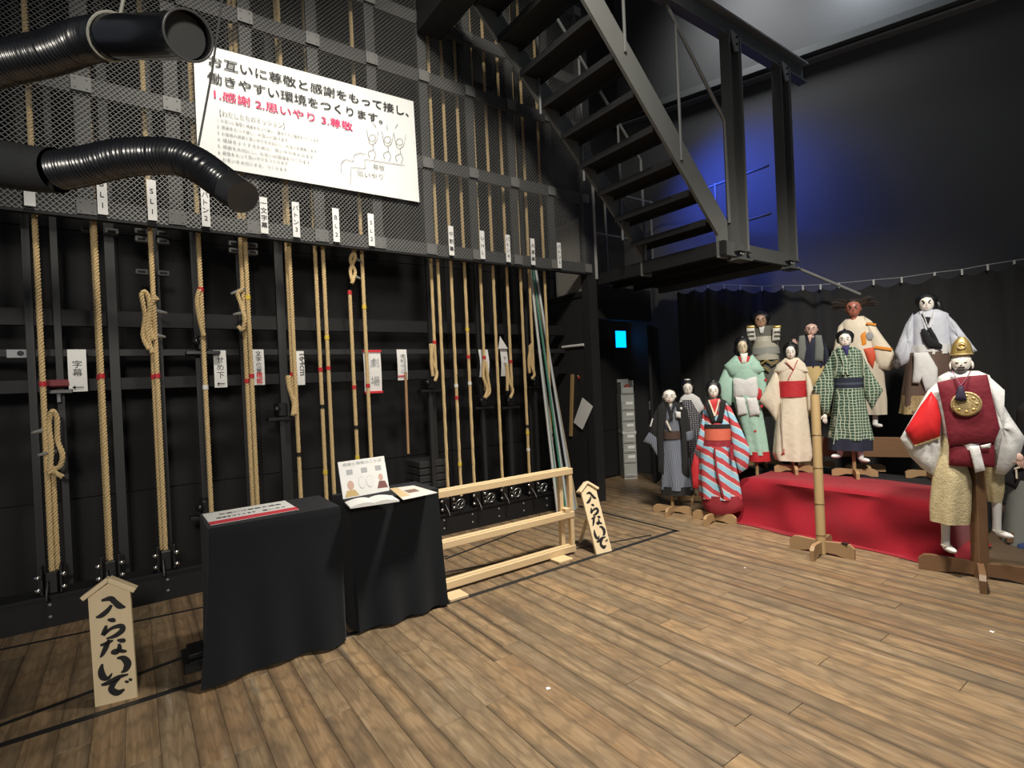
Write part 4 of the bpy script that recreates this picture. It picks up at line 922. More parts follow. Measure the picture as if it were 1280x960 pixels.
def arch(L, h, th, c, ax, mat, par, nm='foot_board'):
    ax = np.array(ax, float); n = np.cross(ax, Z)
    prof = [(-L, 0), (-L, h*.7), (-L+.03, h*.95), (-L+.07, h), (-.03, h*.92), (.03, h*.92), (L-.07, h), (L-.03, h*.95), (L, h*.7), (L, 0), (L*.72, 0), (L*.4, .02), (-L*.4, .02), (-L*.72, 0)]
    return MB().prism([c+ax*s+Z*z-n*th/2 for s, z in prof], n*th).build(nm, mat, par)
def stand(base, ztop, label, mat, L=.2, h=.09, r=.02, ang=45, pole=None, sq=False, nm='puppet_stand', th=.028):
    base = np.array(base, float)
    if base[2] < .01: base[2] = BZ+.003 if (xa < base[0] < 5.64 and y_a < base[1] < y_b) else (.402 if (5.64 <= base[0] < 6.2 and 1.3 < base[1] < 3.75) else 0)
    t = thing(nm, label, 'stand', base, 'wooden puppet stands')
    for a_ in (ang, ang+90):
        q = math.radians(a_); arch(L, h*(1 if a_ == ang else .97), th, base, (math.cos(q), math.sin(q), 0), mat, t)
    top = np.array([base[0], base[1], ztop])
    if sq: MB().bar(base, top, 2*r, 2*r, RH).build('pole', pole or mat, t, bevel=.004)
    else: MB().tube([base+Z*.004, top], r, 14).build('pole', pole or mat, t, smooth=True)
    return t

# ---------------------------------------------------------------- puppets
face_w = M('puppet_face_white', (.86, .81, .74), .35, col2=(.83, .78, .70)); face_y = M('puppet_face_cream', (.70, .60, .42), .35); face_p = M('puppet_face_pink', (.70, .46, .38), .4)
face_r = M('puppet_face_red', (.42, .15, .10), .4); face_t = M('puppet_face_tan', (.42, .26, .17), .45)
hair_m = M('black_hair', (.008, .008, .009), .35, bump=.4, bscale=200, stretch=(1, 1, .2)); lip = M('lip_red', (.45, .03, .03), .4)
tabi = M('white_tabi', (.78, .77, .76), .7)
class Pup:
    def __init__(s, name, label, D, cx, ybot):
        s.D = D; c0 = at(cx, 480, D); s.F = np.array([c0[0], c0[1], 0]); s.F /= np.linalg.norm(s.F); s.R = np.array([s.F[1], -s.F[0], 0])
        s.s = D/FPX*float(s.F@FH); s.k = float((c0-CP)@s.F); s.t = thing(name, label, 'puppet', at(cx, ybot, D), 'theatre puppets in costume')
    def P(s, px, py, d=0.0):
        r = ray(px, py); return CP+r*((s.k-d)/float(r@s.F))
    def loft(s, nm, mat, rows, amp=.05, k=9, hd=None, d=0.0, n=40, par=None, ph=0.0):
        rings = []
        R0 = []
        for i in range(len(rows)-1):   # refine rows
            a, b = rows[i], rows[i+1]; m_ = max(1, int(abs(b[0]-a[0])/6))
            for q in range(m_): f = q/m_; R0.append(tuple(a[j]*(1-f)+b[j]*f for j in range(3)))
        R0.append(rows[-1][:3]); y0, y1 = R0[0][0], R0[-1][0]
        for (py, xl, xr) in R0:
            hw = (xr-xl)/2*s.s; dd = (hd if hd else min(.11, hw*.72)); c = s.P((xl+xr)/2, py, d); f = (py-y0)/(y1-y0+1e-9)
            rings.append([c+s.R*hw*math.cos(a)*(1+amp*f*math.sin(k*a+ph))-s.F*min(dd, hw*1.0)*math.sin(a)*(1+amp*f*1.6*math.sin(k*a+ph)) for a in [2*math.pi*q/n for q in range(n)]])
        return MB().loft(rings).build(nm, mat, par or s.t, smooth=True)
    def pillow(s, nm, mat, out, bulge=.03, d=0.0, par=None, back=.6, wav=0.0):
        o2 = []
        for i in range(len(out)):
            a, b = np.array(out[i], float), np.array(out[(i+1) % len(out)], float)
            o2 += [a, a*.67+b*.33, a*.33+b*.67]
        c = np.mean(o2, axis=0); n = len(o2)
        def ring(k, h): return [s.P(*(c+(p-c)*k), d+h*(1+wav*math.sin(i*1.3))) for i, p in enumerate(o2)]
        rings = [ring(.03, -bulge*back), ring(.6, -bulge*back*.9), ring(.92, -bulge*back*.45), ring(1, 0), ring(.95, bulge*.4), ring(.75, bulge*.8), ring(.4, bulge*1.0), ring(.03, bulge*(1.05 if not wav else .95))]
        return MB().loft(rings).build(nm, mat, par or s.t, smooth=True)
    def strip(s, nm, mat, path, wd, d=0.03, th=.012, par=None):
        """band of cloth following a pixel path"""
        b = MB(); P_ = [s.P(x, y, d+(e if e else 0)) for (x, y, e) in [(q+(0,))[:3] for q in path]]; rings = []
        for i, p in enumerate(P_):
            t_ = P_[min(i+1, len(P_)-1)]-P_[max(i-1, 0)]; t_ = t_/(np.linalg.norm(t_)+1e-9); sd_ = np.cross(t_, s.F); sd_ /= np.linalg.norm(sd_)+1e-9; h = wd*s.s/2
            rings.append([p-sd_*h, p-sd_*h*.7-s.F*th, p+sd_*h*.7-s.F*th, p+sd_*h, p+s.F*th*.4])
        return b.loft(rings).build(nm, mat, par or s.t, smooth=True)
    def head(s, px, ytop, ychin, hw, skin, hair=None, d=.02, brow=hair_m, stern=0.0, mouth=lip, yaw=0.0, ears=True, beard=None, hs=1.0):
        h = (ychin-ytop)*1.06*s.s; w_ = hw*1.06*s.s; dp = h*.46; base = s.P(px, ychin, d)
        R_ = s.R*math.cos(yaw)-s.F*math.sin(yaw)*-1; R_ = s.R*math.cos(yaw)+s.F*math.sin(yaw); F_ = -s.F*math.cos(yaw)+s.R*math.sin(yaw)
        prof = [(0, .30, .45), (.04, .50, .72), (.12, .70, .86), (.25, .86, .94), (.42, .97, .99), (.58, 1, 1), (.74, .96, .96), (.87, .78, .82), (.95, .5, .56), (1, .12, .15)]
        ph = lambda v: (np.interp(v, [p[0] for p in prof], [p[1] for p in prof]), np.interp(v, [p[0] for p in prof], [p[2] for p in prof]))
        rings = []
        for v in np.linspace(0, 1, 15):
            a, b = ph(v); rings.append([base+Z*h*v+R_*w_*a*math.cos(q)+F_*dp*b*math.sin(q) for q in [2*math.pi*k/24 for k in range(24)]])
        o = MB().loft(rings).build('head', skin, s.t, smooth=True)
        def sf(u, v, e=0.0):
            a, b = ph(v); return base+Z*h*v+R_*w_*a*u+F_*(dp*b*math.sqrt(max(0, 1-u*u))+e)
        MB().tube([s.P(px, ychin+4, d-.01)-Z*.02, base+Z*h*.12], [w_*.5, w_*.46], 12).build('neck', skin, s.t, smooth=True)
        b = MB().loft([[sf(-.06, .56), sf(.06, .56), sf(.03, .56, h*.01)], [sf(-.14, .37), sf(.14, .37), sf(0, .38, h*.11)], [sf(-.12, .33), sf(.12, .33), sf(0, .33, h*.02)]]); b.build('nose', skin, o, smooth=True)
        for sd in (-1, 1):
            MB().loft([[sf(sd*(.42+.17*math.cos(q)), .485+.03*math.sin(q)+sd*0, e) for q in [2*math.pi*k/10 for k in range(10)]] for e in (-.002, .0025)]).build('eye', ink, o)
            pb = [sf(sd*(.2+.42*f), .60+stern*(f-.4)*.16+.03*math.sin(f*3.1), .002) for f in np.linspace(0, 1, 6)]
            MB().tube(pb, [h*.008]+[h*(.014+.022*stern)]*4+[h*.008], 6).build('eyebrow', brow, o)
            if ears: MB().obj_ball(base+Z*h*.46+R_*w_*sd*1.0, R_*w_*.10, F_*dp*.2, Z*h*.12, 8, 6).build('ear', skin, o, smooth=True)
        MB().loft([[sf(.24*math.cos(q), .20+.022*math.sin(q)+.012*math.cos(q)**2, e) for q in [2*math.pi*k/12 for k in range(12)]] for e in (-.002, .003)]).build('mouth', mouth, o)
        if beard: MB().loft([[sf(u, v, .004+.01*(v < .2)) for u in np.linspace(-.98, .98, 14)]+[sf(u, v, -.006) for u in np.linspace(.98, -.98, 14)] for v in (0.0, .035, .07)]).build('beard', beard, o, smooth=True)
        s.hd = (base, h, w_, dp, R_, F_, sf, o)
        if hair == 'woman':
            b = MB().obj_ball(base+Z*h*.72-F_*dp*.42, R_*w_*1.5*hs, F_*dp*1.2, Z*h*.54, 20, 12)
            for sd in (-1, 1): b.obj_ball(base+Z*h*.52-F_*dp*.25+R_*w_*sd*.98, R_*w_*.5*hs, F_*dp*.65, Z*h*.46, 12, 8)
            b.obj_ball(base+Z*h*1.12-F_*dp*.25, R_*w_*.6, F_*dp*.55, Z*h*.2, 12, 8); b.obj_ball(base+Z*h*.25-F_*dp*.75, R_*w_*.7, F_*dp*.4, Z*h*.35, 12, 8)
            b.build('hair', hair_m, s.t, smooth=True)
        elif hair == 'man':
            b = MB().obj_ball(base+Z*h*.74-F_*dp*.40, R_*w_*1.3*hs, F_*dp*1.15, Z*h*.48, 20, 12)
            for sd in (-1, 1): b.obj_ball(base+Z*h*.64-F_*dp*.32+R_*w_*sd*.92, R_*w_*.36*hs, F_*dp*.7, Z*h*.40, 12, 8)
            b.tube([base+Z*h*1.08-F_*dp*.9, base+Z*h*1.24-F_*dp*.5, base+Z*h*1.2-F_*dp*.1], [w_*.12, w_*.2, w_*.14], 8); b.build('hair', hair_m, s.t, smooth=True)
        elif hair == 'topknot':
            b = MB().obj_ball(base+Z*h*.66-F_*dp*.62, R_*w_*1.1, F_*dp*.7, Z*h*.42, 16, 10); b.build('hair', hair_m, s.t, smooth=True)
        return o
    def hand(s, px, py, dx=0.0, dy=1.0, d=.04, skin=None, sz=.045):
        c = s.P(px, py, d); dr = s.R*dx-Z*dy; dr /= np.linalg.norm(dr); sd_ = np.cross(dr, s.F); sd_ /= np.linalg.norm(sd_)
        b = MB().obj_ball(c, sd_*sz*.36, s.F*sz*.18, dr*sz*.5, 10, 8)
        for i, ln in enumerate((.62, .78, .84, .74)):
            st = c+sd_*sz*(-.27+.18*i)+dr*sz*.38; b.tube([st, st+dr*sz*ln*.5-s.F*sz*.06, st+dr*sz*ln*.95+s.F*sz*.10], [sz*.095, sz*.09, sz*.065], 6)
        st = c-sd_*sz*.32; b.tube([st-dr*sz*.1, st-sd_*sz*.22+dr*sz*.18-s.F*sz*.1, st-sd_*sz*.16+dr*sz*.42-s.F*sz*.14], [sz*.11, sz*.1, sz*.07], 6)
        return b.build('hand', skin or face_w, s.t, smooth=True)
    def foot(s, px, py, ytop, dx=0.4, d=0.0, mat=None, L=.11):
        a = s.P(px, ytop, d); h = s.P(px, py, d); dr = -s.F*.8+s.R*dx; dr /= np.linalg.norm(dr); sd_ = np.cross(dr, Z)
        b = MB().tube([a, a*.4+h*.6, h+Z*.02], [.028, .024, .026], 10); b.obj_ball(h+dr*L*.35+Z*.012, sd_*.026, dr*L*.55, Z*.022, 12, 8)
        return b.build('foot', mat or tabi, s.t, smooth=True)
    def collar(s, mat, px, yt, yb, w_, d, wd=3.0, sp=6.0):
        s.strip('collar', mat, [(px-sp, yt, -.03), (px-sp*.6, yt+(yb-yt)*.3, -.005), (px+w_*.5, yb, .012)], wd, d)
        s.strip('collar', mat, [(px+sp, yt, -.03), (px+sp*.6, yt+(yb-yt)*.3, -.005), (px-w_*.5, yb, .01)], wd, d+.004)

cream = M('cream_silk', (.66, .58, .45), .7, col2=(.72, .65, .52), scale=25, bump=.8, bscale=14); redc = M('scarlet_silk', (.50, .02, .03), .65, col2=(.42, .015, .02), scale=20, bump=.8, bscale=14); dred = M('dark_red_silk', (.22, .012, .022), .7, col2=(.28, .018, .03), scale=15)
navy = M('navy_cotton', (.018, .022, .045), .85); blackc = M('black_cotton', (.012, .012, .013), .9); whitec = M('white_cotton', (.66, .66, .64), .8, col2=(.60, .60, .60), scale=12, bump=.8, bscale=14); lav = M('lavender_silk', (.50, .53, .60), .7, col2=(.58, .60, .67), scale=9, bump=.8, bscale=14)
mint = M('mint_silk', (.30, .52, .42), .7, col2=(.40, .58, .48), scale=22, bump=.8, bscale=14); gold = M('gold_brocade', (.66, .53, .28), .5, metal=.3, col2=(.22, .14, .05), scale=60, bump=.5, bscale=90); pgold = M('pale_gold_brocade', (.70, .61, .38), .5, metal=.15, col2=(.42, .34, .18), scale=28, bump=.5, bscale=80)
brown = M('brown_silk', (.09, .055, .04), .7, col2=(.13, .08, .06), scale=30); greyst = pattern('grey_pinstripe', 'stripe', (.20, .22, .27), (.07, .08, .10), 75, .45)
plaid = pattern('black_white_plaid', 'grid', (.018, .018, .022), (.35, .35, .38), 42, .16); green = pattern('green_check', 'grid', (.045, .095, .065), (.46, .52, .40), 36, .2)
diag = pattern('blue_red_bands', 'diag', (.46, .06, .07), (.28, .50, .62), 8.5, .46, third=(.62, .58, .55), a=.72, b=1.0)
navy_vest = M('grey_weave_vest', (.20, .21, .19), .85, col2=(.13, .14, .13), scale=90); yel = M('mustard_brocade', (.50, .36, .14), .7, col2=(.60, .46, .22), scale=50); orange = M('orange_silk', (.80, .28, .02), .6)
maroon = M('maroon_cloth', (.165, .006, .018), .8, col2=(.14, .005, .015), scale=8, bump=.8, bscale=14); goldm = M('gold_metal', (.62, .40, .10), .32, metal=.8, col2=(.75, .55, .2), scale=30)

# --- man in black coat and striped trousers
g_ = gnd(841, 641); D = float((g_-CP)@FW)
stand(g_, .62, 'tan cross-foot stand under the puppet in the black coat', lt_wood, .21, .085, .018, 20)
p = Pup('puppet', 'puppet with bald white head in black coat and grey striped trousers', D, 841, 617)
p.loft('striped_trousers', greyst, [(546, 829, 852), (560, 828, 854), (590, 827.5, 860), (611, 827, 865)], .10, 5); p.loft('black_hem', blackc, [(607, 826.5, 866), (617, 826.5, 867)], .06, 5)
p.loft('torso', greyst, [(505, 833, 847), (512, 829, 851), (530, 829, 852), (548, 829, 852)], .02); p.loft('sash', M('brown_sash', (.07, .04, .03), .8), [(538, 828, 852.5), (548, 828, 852.5)], 0, hd=.085)
p.pillow('coat_front', blackc, [(829, 502), (822, 508), (821, 545), (823, 590), (830, 592), (829.5, 540), (834, 512)], .02, .06); p.pillow('coat_front', blackc, [(845, 502), (854, 506), (858, 545), (862, 596), (852, 597), (851.5, 545), (849, 515)], .02, .06)
p.pillow('sleeve', blackc, [(828, 503), (820, 512), (809, 536), (813, 546), (824, 553), (829, 530)], .025, .03); p.pillow('sleeve_lining', greyst, [(815, 534), (804, 552), (813, 556), (823, 573), (826, 551)], .015, .035); p.pillow('sleeve', blackc, [(849, 503), (859, 512), (864, 540), (858, 560), (851, 540)], .025, .03)
p.pillow('sleeve_lining', greyst, [(857, 540), (866, 538), (868, 550), (858, 552)], .012, .05)
p.collar(blackc, 839, 502, 524, 3, .075, 3, 5); p.strip('fan', cream, [(833, 526), (838.5, 538)], 2.2, .09); p.pillow('coat_tie', whitec, [(844, 514), (851, 515), (851, 523), (845, 522)], .015, .085); p.strip('cord', whitec, [(816, 523), (813, 533)], 2, .06); p.pillow('crest', whitec, [(850, 509), (853, 509), (853, 512), (850, 512)], .006, .085)
p.head(837, 487.5, 503.5, 7.4, face_w, 'topknot', d=.03, stern=.3)
# --- woman behind in white yoke and plaid
D2 = D+.42; b0 = at(866, 600, D2); stand((b0[0], b0[1], 0), 1.15, 'tan stand hidden behind the puppet in the black coat', lt_wood, .18, .08, .016, 30)
p = Pup('puppet', 'white-shouldered puppet in dark plaid behind the bald one in black', D2, 865, 600)
p.loft('plaid_robe', plaid, [(500, 855, 872), (512, 852, 877), (545, 852, 877), (580, 851, 880), (602, 850, 882)], .06); p.pillow('plaid_sleeve', plaid, [(853, 500), (864, 500), (873, 516), (875, 540), (869, 560), (862, 572), (856, 545)], .03, .09)
p.pillow('white_yoke', whitec, [(857, 492), (866, 492), (874, 497), (881, 510), (874, 517), (866, 504), (855, 499), (849, 503), (851, 497)], .03, .05)
p.head(860, 478, 493.5, 6, face_w, 'woman', d=.03, hs=.85)
bb_, h_, w_, dp_, R_, F_, sf_, ho = p.hd; MB().obj_ball(bb_+Z*h_*1.2+F_*dp_*.1, R_*w_*.7, F_*dp_*.3, Z*h_*.11).build('hair_ornament', M('silver_ornament', (.6, .6, .58), .3, metal=.6), p.t, smooth=True)
# --- woman in blue and red bands
g_ = gnd(893, 652); D = float((g_-CP)@FW); stand(g_, .62, 'tan cross-foot stand under the red and blue striped kimono', lt_wood, .22, .10, .018, 10)
p = Pup('puppet', 'white-faced puppet in red and blue banded kimono with black lapels', D, 895, 638)
p.loft('kimono_skirt', diag, [(557, 877, 915), (575, 874, 919), (600, 873, 923), (622, 875, 926)], .09, 6, hd=.12); p.loft('padded_hem', dred, [(618, 877, 926), (628, 877, 929), (636, 880, 927), (641, 888, 915)], .06, 3, hd=.12)
p.loft('torso', diag, [(500, 888, 902), (507, 881, 909), (522, 880, 913), (535, 879, 915)], .02); p.loft('obi', M('vermilion_brocade', (.55, .09, .05), .6, col2=(.62, .16, .10), scale=60), [(534, 879, 915), (549, 879.5, 914.5)], 0, hd=.115); p.loft('obi_cord', blackc, [(529.5, 879, 915), (534.5, 878.5, 915.5)], 0, hd=.117); p.loft('under_obi', dred, [(549, 879.5, 914.5), (558, 878, 916)], .03, hd=.112)
p.pillow('collar_panel', redc, [(885, 500), (900, 498), (897, 520), (893, 524)], .02, .075); p.strip('white_collar', cream, [(886, 500), (889, 508), (893.5, 520)], 2.2, .098); p.strip('white_collar', cream, [(899, 499), (897, 508), (893.5, 520)], 2.2, .1)
p.pillow('lapel', blackc, [(884, 499), (880.5, 505), (890, 530), (896, 529), (892, 520)], .02, .085); p.pillow('lapel', blackc, [(901, 498), (908, 501), (903, 529), (894, 529), (898, 518)], .02, .09)
p.pillow('sleeve', diag, [(880, 506), (877, 525), (869, 563), (878, 566), (882, 540)], .03, .02); p.pillow('sleeve', diag, [(906, 502), (914, 510), (926, 535), (938, 562), (935, 585), (924, 592), (916, 566), (913, 535)], .035, .04); p.pillow('sleeve_lining', redc, [(868, 566), (864, 585), (866, 610), (875, 612), (876, 575)], .02, -.03)
p.strip('hanging_sash', dred, [(914, 556), (915, 575)], 5, .12); p.strip('front_edge', dred, [(893, 560), (896, 590), (904, 620)], 2.2, .135)
p.head(892, 479.5, 497, 6.6, face_w, 'woman', d=.03, hs=.95)
# --- woman in mint kimono on the bench
D = 5.62; b0 = at(946, 580, D); stand((b0[0], b0[1], .0), 1.0, 'wooden stand behind the mint kimono', lt_wood, .18, .08, .017, 35)
p = Pup('puppet', 'long-haired puppet in mint green kimono with white sash', D, 944, 576)
p.loft('kimono_skirt', mint, [(500, 916, 950), (520, 921, 954), (545, 929, 958), (568, 933, 961)], .08, 6); p.loft('red_hem', redc, [(564, 933.5, 962), (576, 935, 963)], .05, 4)
p.loft('torso', mint, [(445, 922, 938), (453, 912, 950), (465, 912, 951), (480, 914, 950), (502, 915, 951)], .03); p.pillow('yoke', mint, [(919, 444), (905, 457), (912, 470), (928, 473), (944, 470), (956, 463), (941, 443), (930, 449)], .05, .05)
p.pillow('under_collar', redc, [(922, 446), (938, 445), (934, 466), (929, 468)], .02, .085); p.pillow('chin_cloth', face_w, [(925, 442), (935, 441), (933, 454), (927, 455)], .02, .1)
p.pillow('sleeve', mint, [(908, 454), (897, 480), (903, 505), (914, 507), (918, 474)], .03, .03); p.pillow('sleeve', mint, [(953, 458), (946, 470), (947, 500), (958, 498), (958, 478)], .03, .03); p.pillow('sleeve_lining', redc, [(946, 484), (952, 487), (953, 499), (946, 500)], .012, .06)
p.pillow('white_sash', whitec, [(916, 473), (930, 471), (946, 471), (948, 490), (946, 498), (917, 497)], .03, .08); p.pillow('sash_end', whitec, [(919, 496), (931, 497), (934, 518), (922, 520)], .025, .09); p.pillow('sash_end', whitec, [(932, 497), (946, 497), (951, 518), (937, 521)], .025, .095)
for x, y in ((957, 475), (944, 539), (952, 508)): p.pillow('maple_motif', redc, [(x+2.6*(1 if k % 2 else .5)*math.cos(k*math.pi/5), y+2.6*(1 if k % 2 else .5)*math.sin(k*math.pi/5)) for k in range(10)], .004, .085 if y > 500 else .06)
p.head(928.5, 424, 442.5, 6.6, face_y, 'woman', d=.05, hs=1.0); p.pillow('long_hair', hair_m, [(919, 430), (917, 440), (922, 452), (926, 440)], .02, .02); p.pillow('long_hair', hair_m, [(937, 430), (940, 440), (936, 450), (933, 440)], .02, .02)
# --- armoured warrior behind
D = 6.1; b0 = at(956, 580, D); stand((b0[0], b0[1], .0), 1.2, 'stand hidden behind the armoured puppet', lt_wood, .18, .08, .017, 35)
p = Pup('puppet', 'armoured warrior puppet with white shoulder plates in the rear row', D, 957, 520)
arm = M('ivory_armour', (.46, .44, .36), .5, col2=(.36, .34, .27), scale=30); lac = M('dark_lacing', (.05, .055, .05), .7, col2=(.16, .15, .11), scale=90)
p.loft('under_robe', lac, [(408, 940, 968), (430, 940, 972), (460, 942, 976), (500, 940, 978), (520, 938, 980)], .06)
for k, (ya, yb, xl, xr) in enumerate(((421, 428, 941, 968), (427, 435, 940, 972), (434, 443, 939, 974), (442, 450, 941, 973))): p.loft('armour_plate', arm if k != 2 else M('grey_armour', (.30, .31, .28), .5), [(ya, xl, xr), (yb, xl-1, xr+1)], .0, hd=.13)
for xl, xr, yt_, sk in ((933, 944, 410, 1), (966, 976.5, 410, -1)):
    o = p.pillow('shoulder_plate', M('white_plate', (.62, .61, .55), .5), [(xl, yt_), (xr-1, yt_-1), (xr+sk*1.5, yt_+15), (xl+sk*1.5, yt_+17)], .02, .12)
    for q in (5, 10): p.strip('plate_lacing', lac, [(xl+2, yt_+q), (xr-1, yt_+q-.5)], 2.4, .142, par=o)
    p.pillow('shoulder_cap', goldm, [(xl, yt_-3), (xr, yt_-3.5), (xr, yt_), (xl, yt_+.5)], .015, .12)
p.strip('gold_ornament', goldm, [(950, 456), (958, 450), (966, 455), (972, 451)], 2.5, .14); p.strip('gold_ornament', goldm, [(948, 462), (956, 459), (962, 464)], 2.5, .14); p.pillow('beard', whitec, [(948, 408), (956, 408), (954, 417), (950, 417)], .015, .09)
p.head(951, 392, 410.5, 7.4, face_t, 'man', d=.05, stern=.8, hs=1.25)
# --- woman in cream kimono with red obi
D = 5.42; b0 = at(992, 584, D); stand((b0[0], b0[1], .0), .95, 'wooden stand behind the cream kimono', lt_wood, .18, .08, .017, 35)
p = Pup('puppet', 'puppet in plain cream kimono with a wide red sash', D, 990, 577)
p.loft('kimono_skirt', cream, [(495, 973, 1008), (520, 970, 1010), (550, 967, 1013), (568, 966, 1015), (575, 969, 1013)], .06, 6); p.loft('torso', cream, [(449, 983, 999), (455, 974, 1006), (465, 971, 1009), (478, 972, 1008)], .02); p.loft('red_sash', redc, [(476, 971.5, 1008), (496, 972.5, 1008)], .01, hd=.105)
p.pillow('yoke', cream, [(982, 447), (971, 456), (967, 465), (988, 472), (1011, 465), (1006, 455), (998, 447)], .045, .045); p.strip('red_collar_edge', redc, [(997, 450), (992, 462), (985, 475)], 1.2, .1); p.strip('red_collar_edge', redc, [(982, 451), (988, 458), (992, 462)], .9, .1)
p.pillow('sleeve', cream, [(970, 460), (960, 480), (949, 501), (960, 512), (970, 527), (976, 500), (974, 475)], .035, .04); p.pillow('sleeve', cream, [(1007, 460), (1014, 475), (1019, 495), (1018, 512), (1010, 514), (1007, 480)], .035, .03)
p.pillow('hem_lining', redc, [(976, 569), (980, 560), (981, 568)], .006, .1); p.strip('kimono_edge', M('cream_edge', (.5, .43, .33), .8), [(978, 498), (977, 530), (979, 566)], 1.0, .107)
p.head(988.5, 430.5, 448.5, 6.4, face_w, 'woman', d=.05, hs=1.05)
# --- bald man in grey vest
D = 5.85; b0 = at(1020, 575, D); stand((b0[0], b0[1], .0), 1.15, 'stand hidden behind the puppet in the grey vest', lt_wood, .18, .08, .017, 35)
p = Pup('puppet', 'bald pink-faced puppet in navy kimono with grey sleeveless vest', D, 1016, 520)
p.loft('mustard_trousers', yel, [(458, 1001, 1031), (480, 1000, 1034), (520, 998, 1037)], .1, 6); p.loft('torso', navy, [(418, 1007, 1021), (424, 1000, 1029), (440, 999, 1032), (461, 1002, 1031)], .03)
p.pillow('vest_panel', navy_vest, [(999, 420), (1006, 419), (1008, 436), (1005, 452), (996, 450), (997, 430)], .02, .08); p.pillow('vest_panel', navy_vest, [(1019, 419), (1027, 419), (1030, 435), (1029, 452), (1018, 451)], .02, .08)
p.pillow('sleeve', navy, [(1000, 423), (995, 440), (993, 460), (1001, 464), (1003, 440)], .03, .02); p.pillow('sleeve', navy, [(1029, 423), (1036, 440), (1037, 456), (1030, 458)], .03, .02); p.pillow('chest', face_p, [(1009, 419), (1016, 418), (1012, 430)], .012, .09)
p.head(1014.5, 403.5, 419.5, 7.2, face_p, None, d=.05, stern=.9); p.hand(994, 430, -.2, -1, .05, face_p, .05)
# --- man in green check
D = 5.1; b0 = at(1068, 588, D); stand((b0[0], b0[1], BZ+.002), 1.05, 'tan stand on the red bench under the green checked puppet', lt_wood, .19, .075, .017, 30)
p = Pup('puppet', 'white-faced puppet in green checked kimono with navy sash and white feet', D, 1062, 577)
p.loft('kimono_skirt', green, [(485, 1042, 1080), (510, 1040, 1083), (535, 1037, 1088), (549, 1035, 1091)], .08, 6, hd=.12); p.loft('navy_hem', navy, [(547, 1035, 1091), (562, 1034.5, 1090)], .06, 6, hd=.12)
p.loft('torso', green, [(434, 1048, 1068), (439, 1039, 1076), (450, 1037, 1078), (474, 1041, 1079)], .02, hd=.1); p.loft('navy_sash', navy, [(472, 1041, 1079.5), (487, 1041.5, 1080)], .01, hd=.108); p.loft('sash_cord', M('slate_cord', (.06, .08, .11), .7), [(478, 1041, 1080), (480.5, 1041, 1080)], 0, hd=.111)
p.collar(green, 1057, 434, 468, 8, .1, 6, 9); p.pillow('under_collar', M('indigo_silk', (.03, .025, .14), .7), [(1053, 433), (1062, 432), (1060, 443), (1057, 446)], .012, .095)
p.pillow('sleeve', green, [(1038, 444), (1028, 464), (1016, 485), (1022, 502), (1029, 517), (1036, 518), (1043, 486), (1041, 460)], .035, .04); p.pillow('sleeve', green, [(1077, 441), (1087, 462), (1104, 488), (1097, 500), (1090, 513), (1081, 496), (1078, 470)], .035, .04)
p.strip('kimono_edge', M('mint_edge', (.40, .52, .42), .8), [(1049, 500), (1046, 530), (1042, 555)], 1.2, .135); p.hand(1031, 521, 0, 1, .05, face_w, .055)
p.foot(1050, 571, 560, -.8, .02); p.foot(1076, 576, 560, .8, .02)
p.head(1056.5, 414, 433.5, 8, face_w, 'man', d=.05, stern=.4, hs=1.08)
# --- red-faced wild-haired puppet
D = 5.5; b0 = at(1080, 560, D); stand((b0[0], b0[1], .0), 1.3, 'stand hidden behind the wild-haired puppet', lt_wood, .18, .08, .017, 35)
p = Pup('puppet', 'wild-haired red-faced puppet in cream and orange robe', D, 1085, 535)
p.loft('pale_trousers', M('pale_trouser', (.50, .44, .34), .8, col2=(.58, .52, .42)), [(455, 1062, 1104), (480, 1066, 1106), (500, 1072, 1108), (518, 1078, 1108)], .09, 6); p.loft('torso', cream, [(396, 1060, 1080), (403, 1051, 1090), (420, 1049, 1096), (460, 1054, 1100)], .03)
p.pillow('sleeve', cream, [(1080, 396), (1092, 404), (1103, 420), (1116, 437), (1122, 452), (1113, 463), (1098, 462), (1090, 440), (1084, 418)], .05, .05); p.pillow('sleeve', cream, [(1058, 398), (1048, 408), (1041, 440), (1050, 455), (1058, 430)], .04, .02)
p.strip('orange_band', orange, [(1093, 434, .0), (1104, 435.5, .012), (1115, 437, 0)], 4.5, .095); p.strip('orange_band', orange, [(1083, 404, .0), (1095, 406, -.02)], 3.5, .1); p.pillow('orange_patch', orange, [(1074, 418), (1082, 414), (1083, 430), (1077, 434)], .012, .1); p.pillow('red_sash', M('vermilion_silk', (.65, .08, .03), .6), [(1079, 436), (1092, 434), (1095, 446), (1091, 461), (1085, 452)], .02, .1)
p.pillow('crest', ink_grey, [(1087+5*math.cos(a), 420+5.5*math.sin(a)) for a in [k*math.pi/4 for k in range(8)]], .006, .1); p.foot(1094, 533, 516, .6); p.hand(1121, 453, .8, .5, .05, face_r, .06)
p.head(1067, 374, 396, 9.2, face_r, None, d=.05, stern=1.2, brow=hair_m)
b = MB(); bs, h_, w_, dp_, R_, F_, sf_, ho = p.hd
for k in range(150):
    q = random.uniform(-.2, math.pi+.2); r1 = random.uniform(.9, 1.7)*(1.5 if abs(math.cos(q)) > .6 else .7); st = bs+Z*h_*(.72+.25*math.sin(q))+R_*w_*.8*math.cos(q)-F_*dp_*random.uniform(.1, .8)
    en = st+(R_*math.cos(q)*.07+Z*math.sin(q)*.035)*r1-F_*random.uniform(-.01, .04); b.tube([st, (st+en)/2+Z*.01, en], [.008, .006, .0015], 5)
b.obj_ball(bs+Z*h_*.78-F_*dp_*.45, R_*w_*1.08, F_*dp_*.95, Z*h_*.36, 16, 10); b.build('wild_hair', M('brown_black_hair', (.03, .018, .012), .5), p.t, smooth=True)
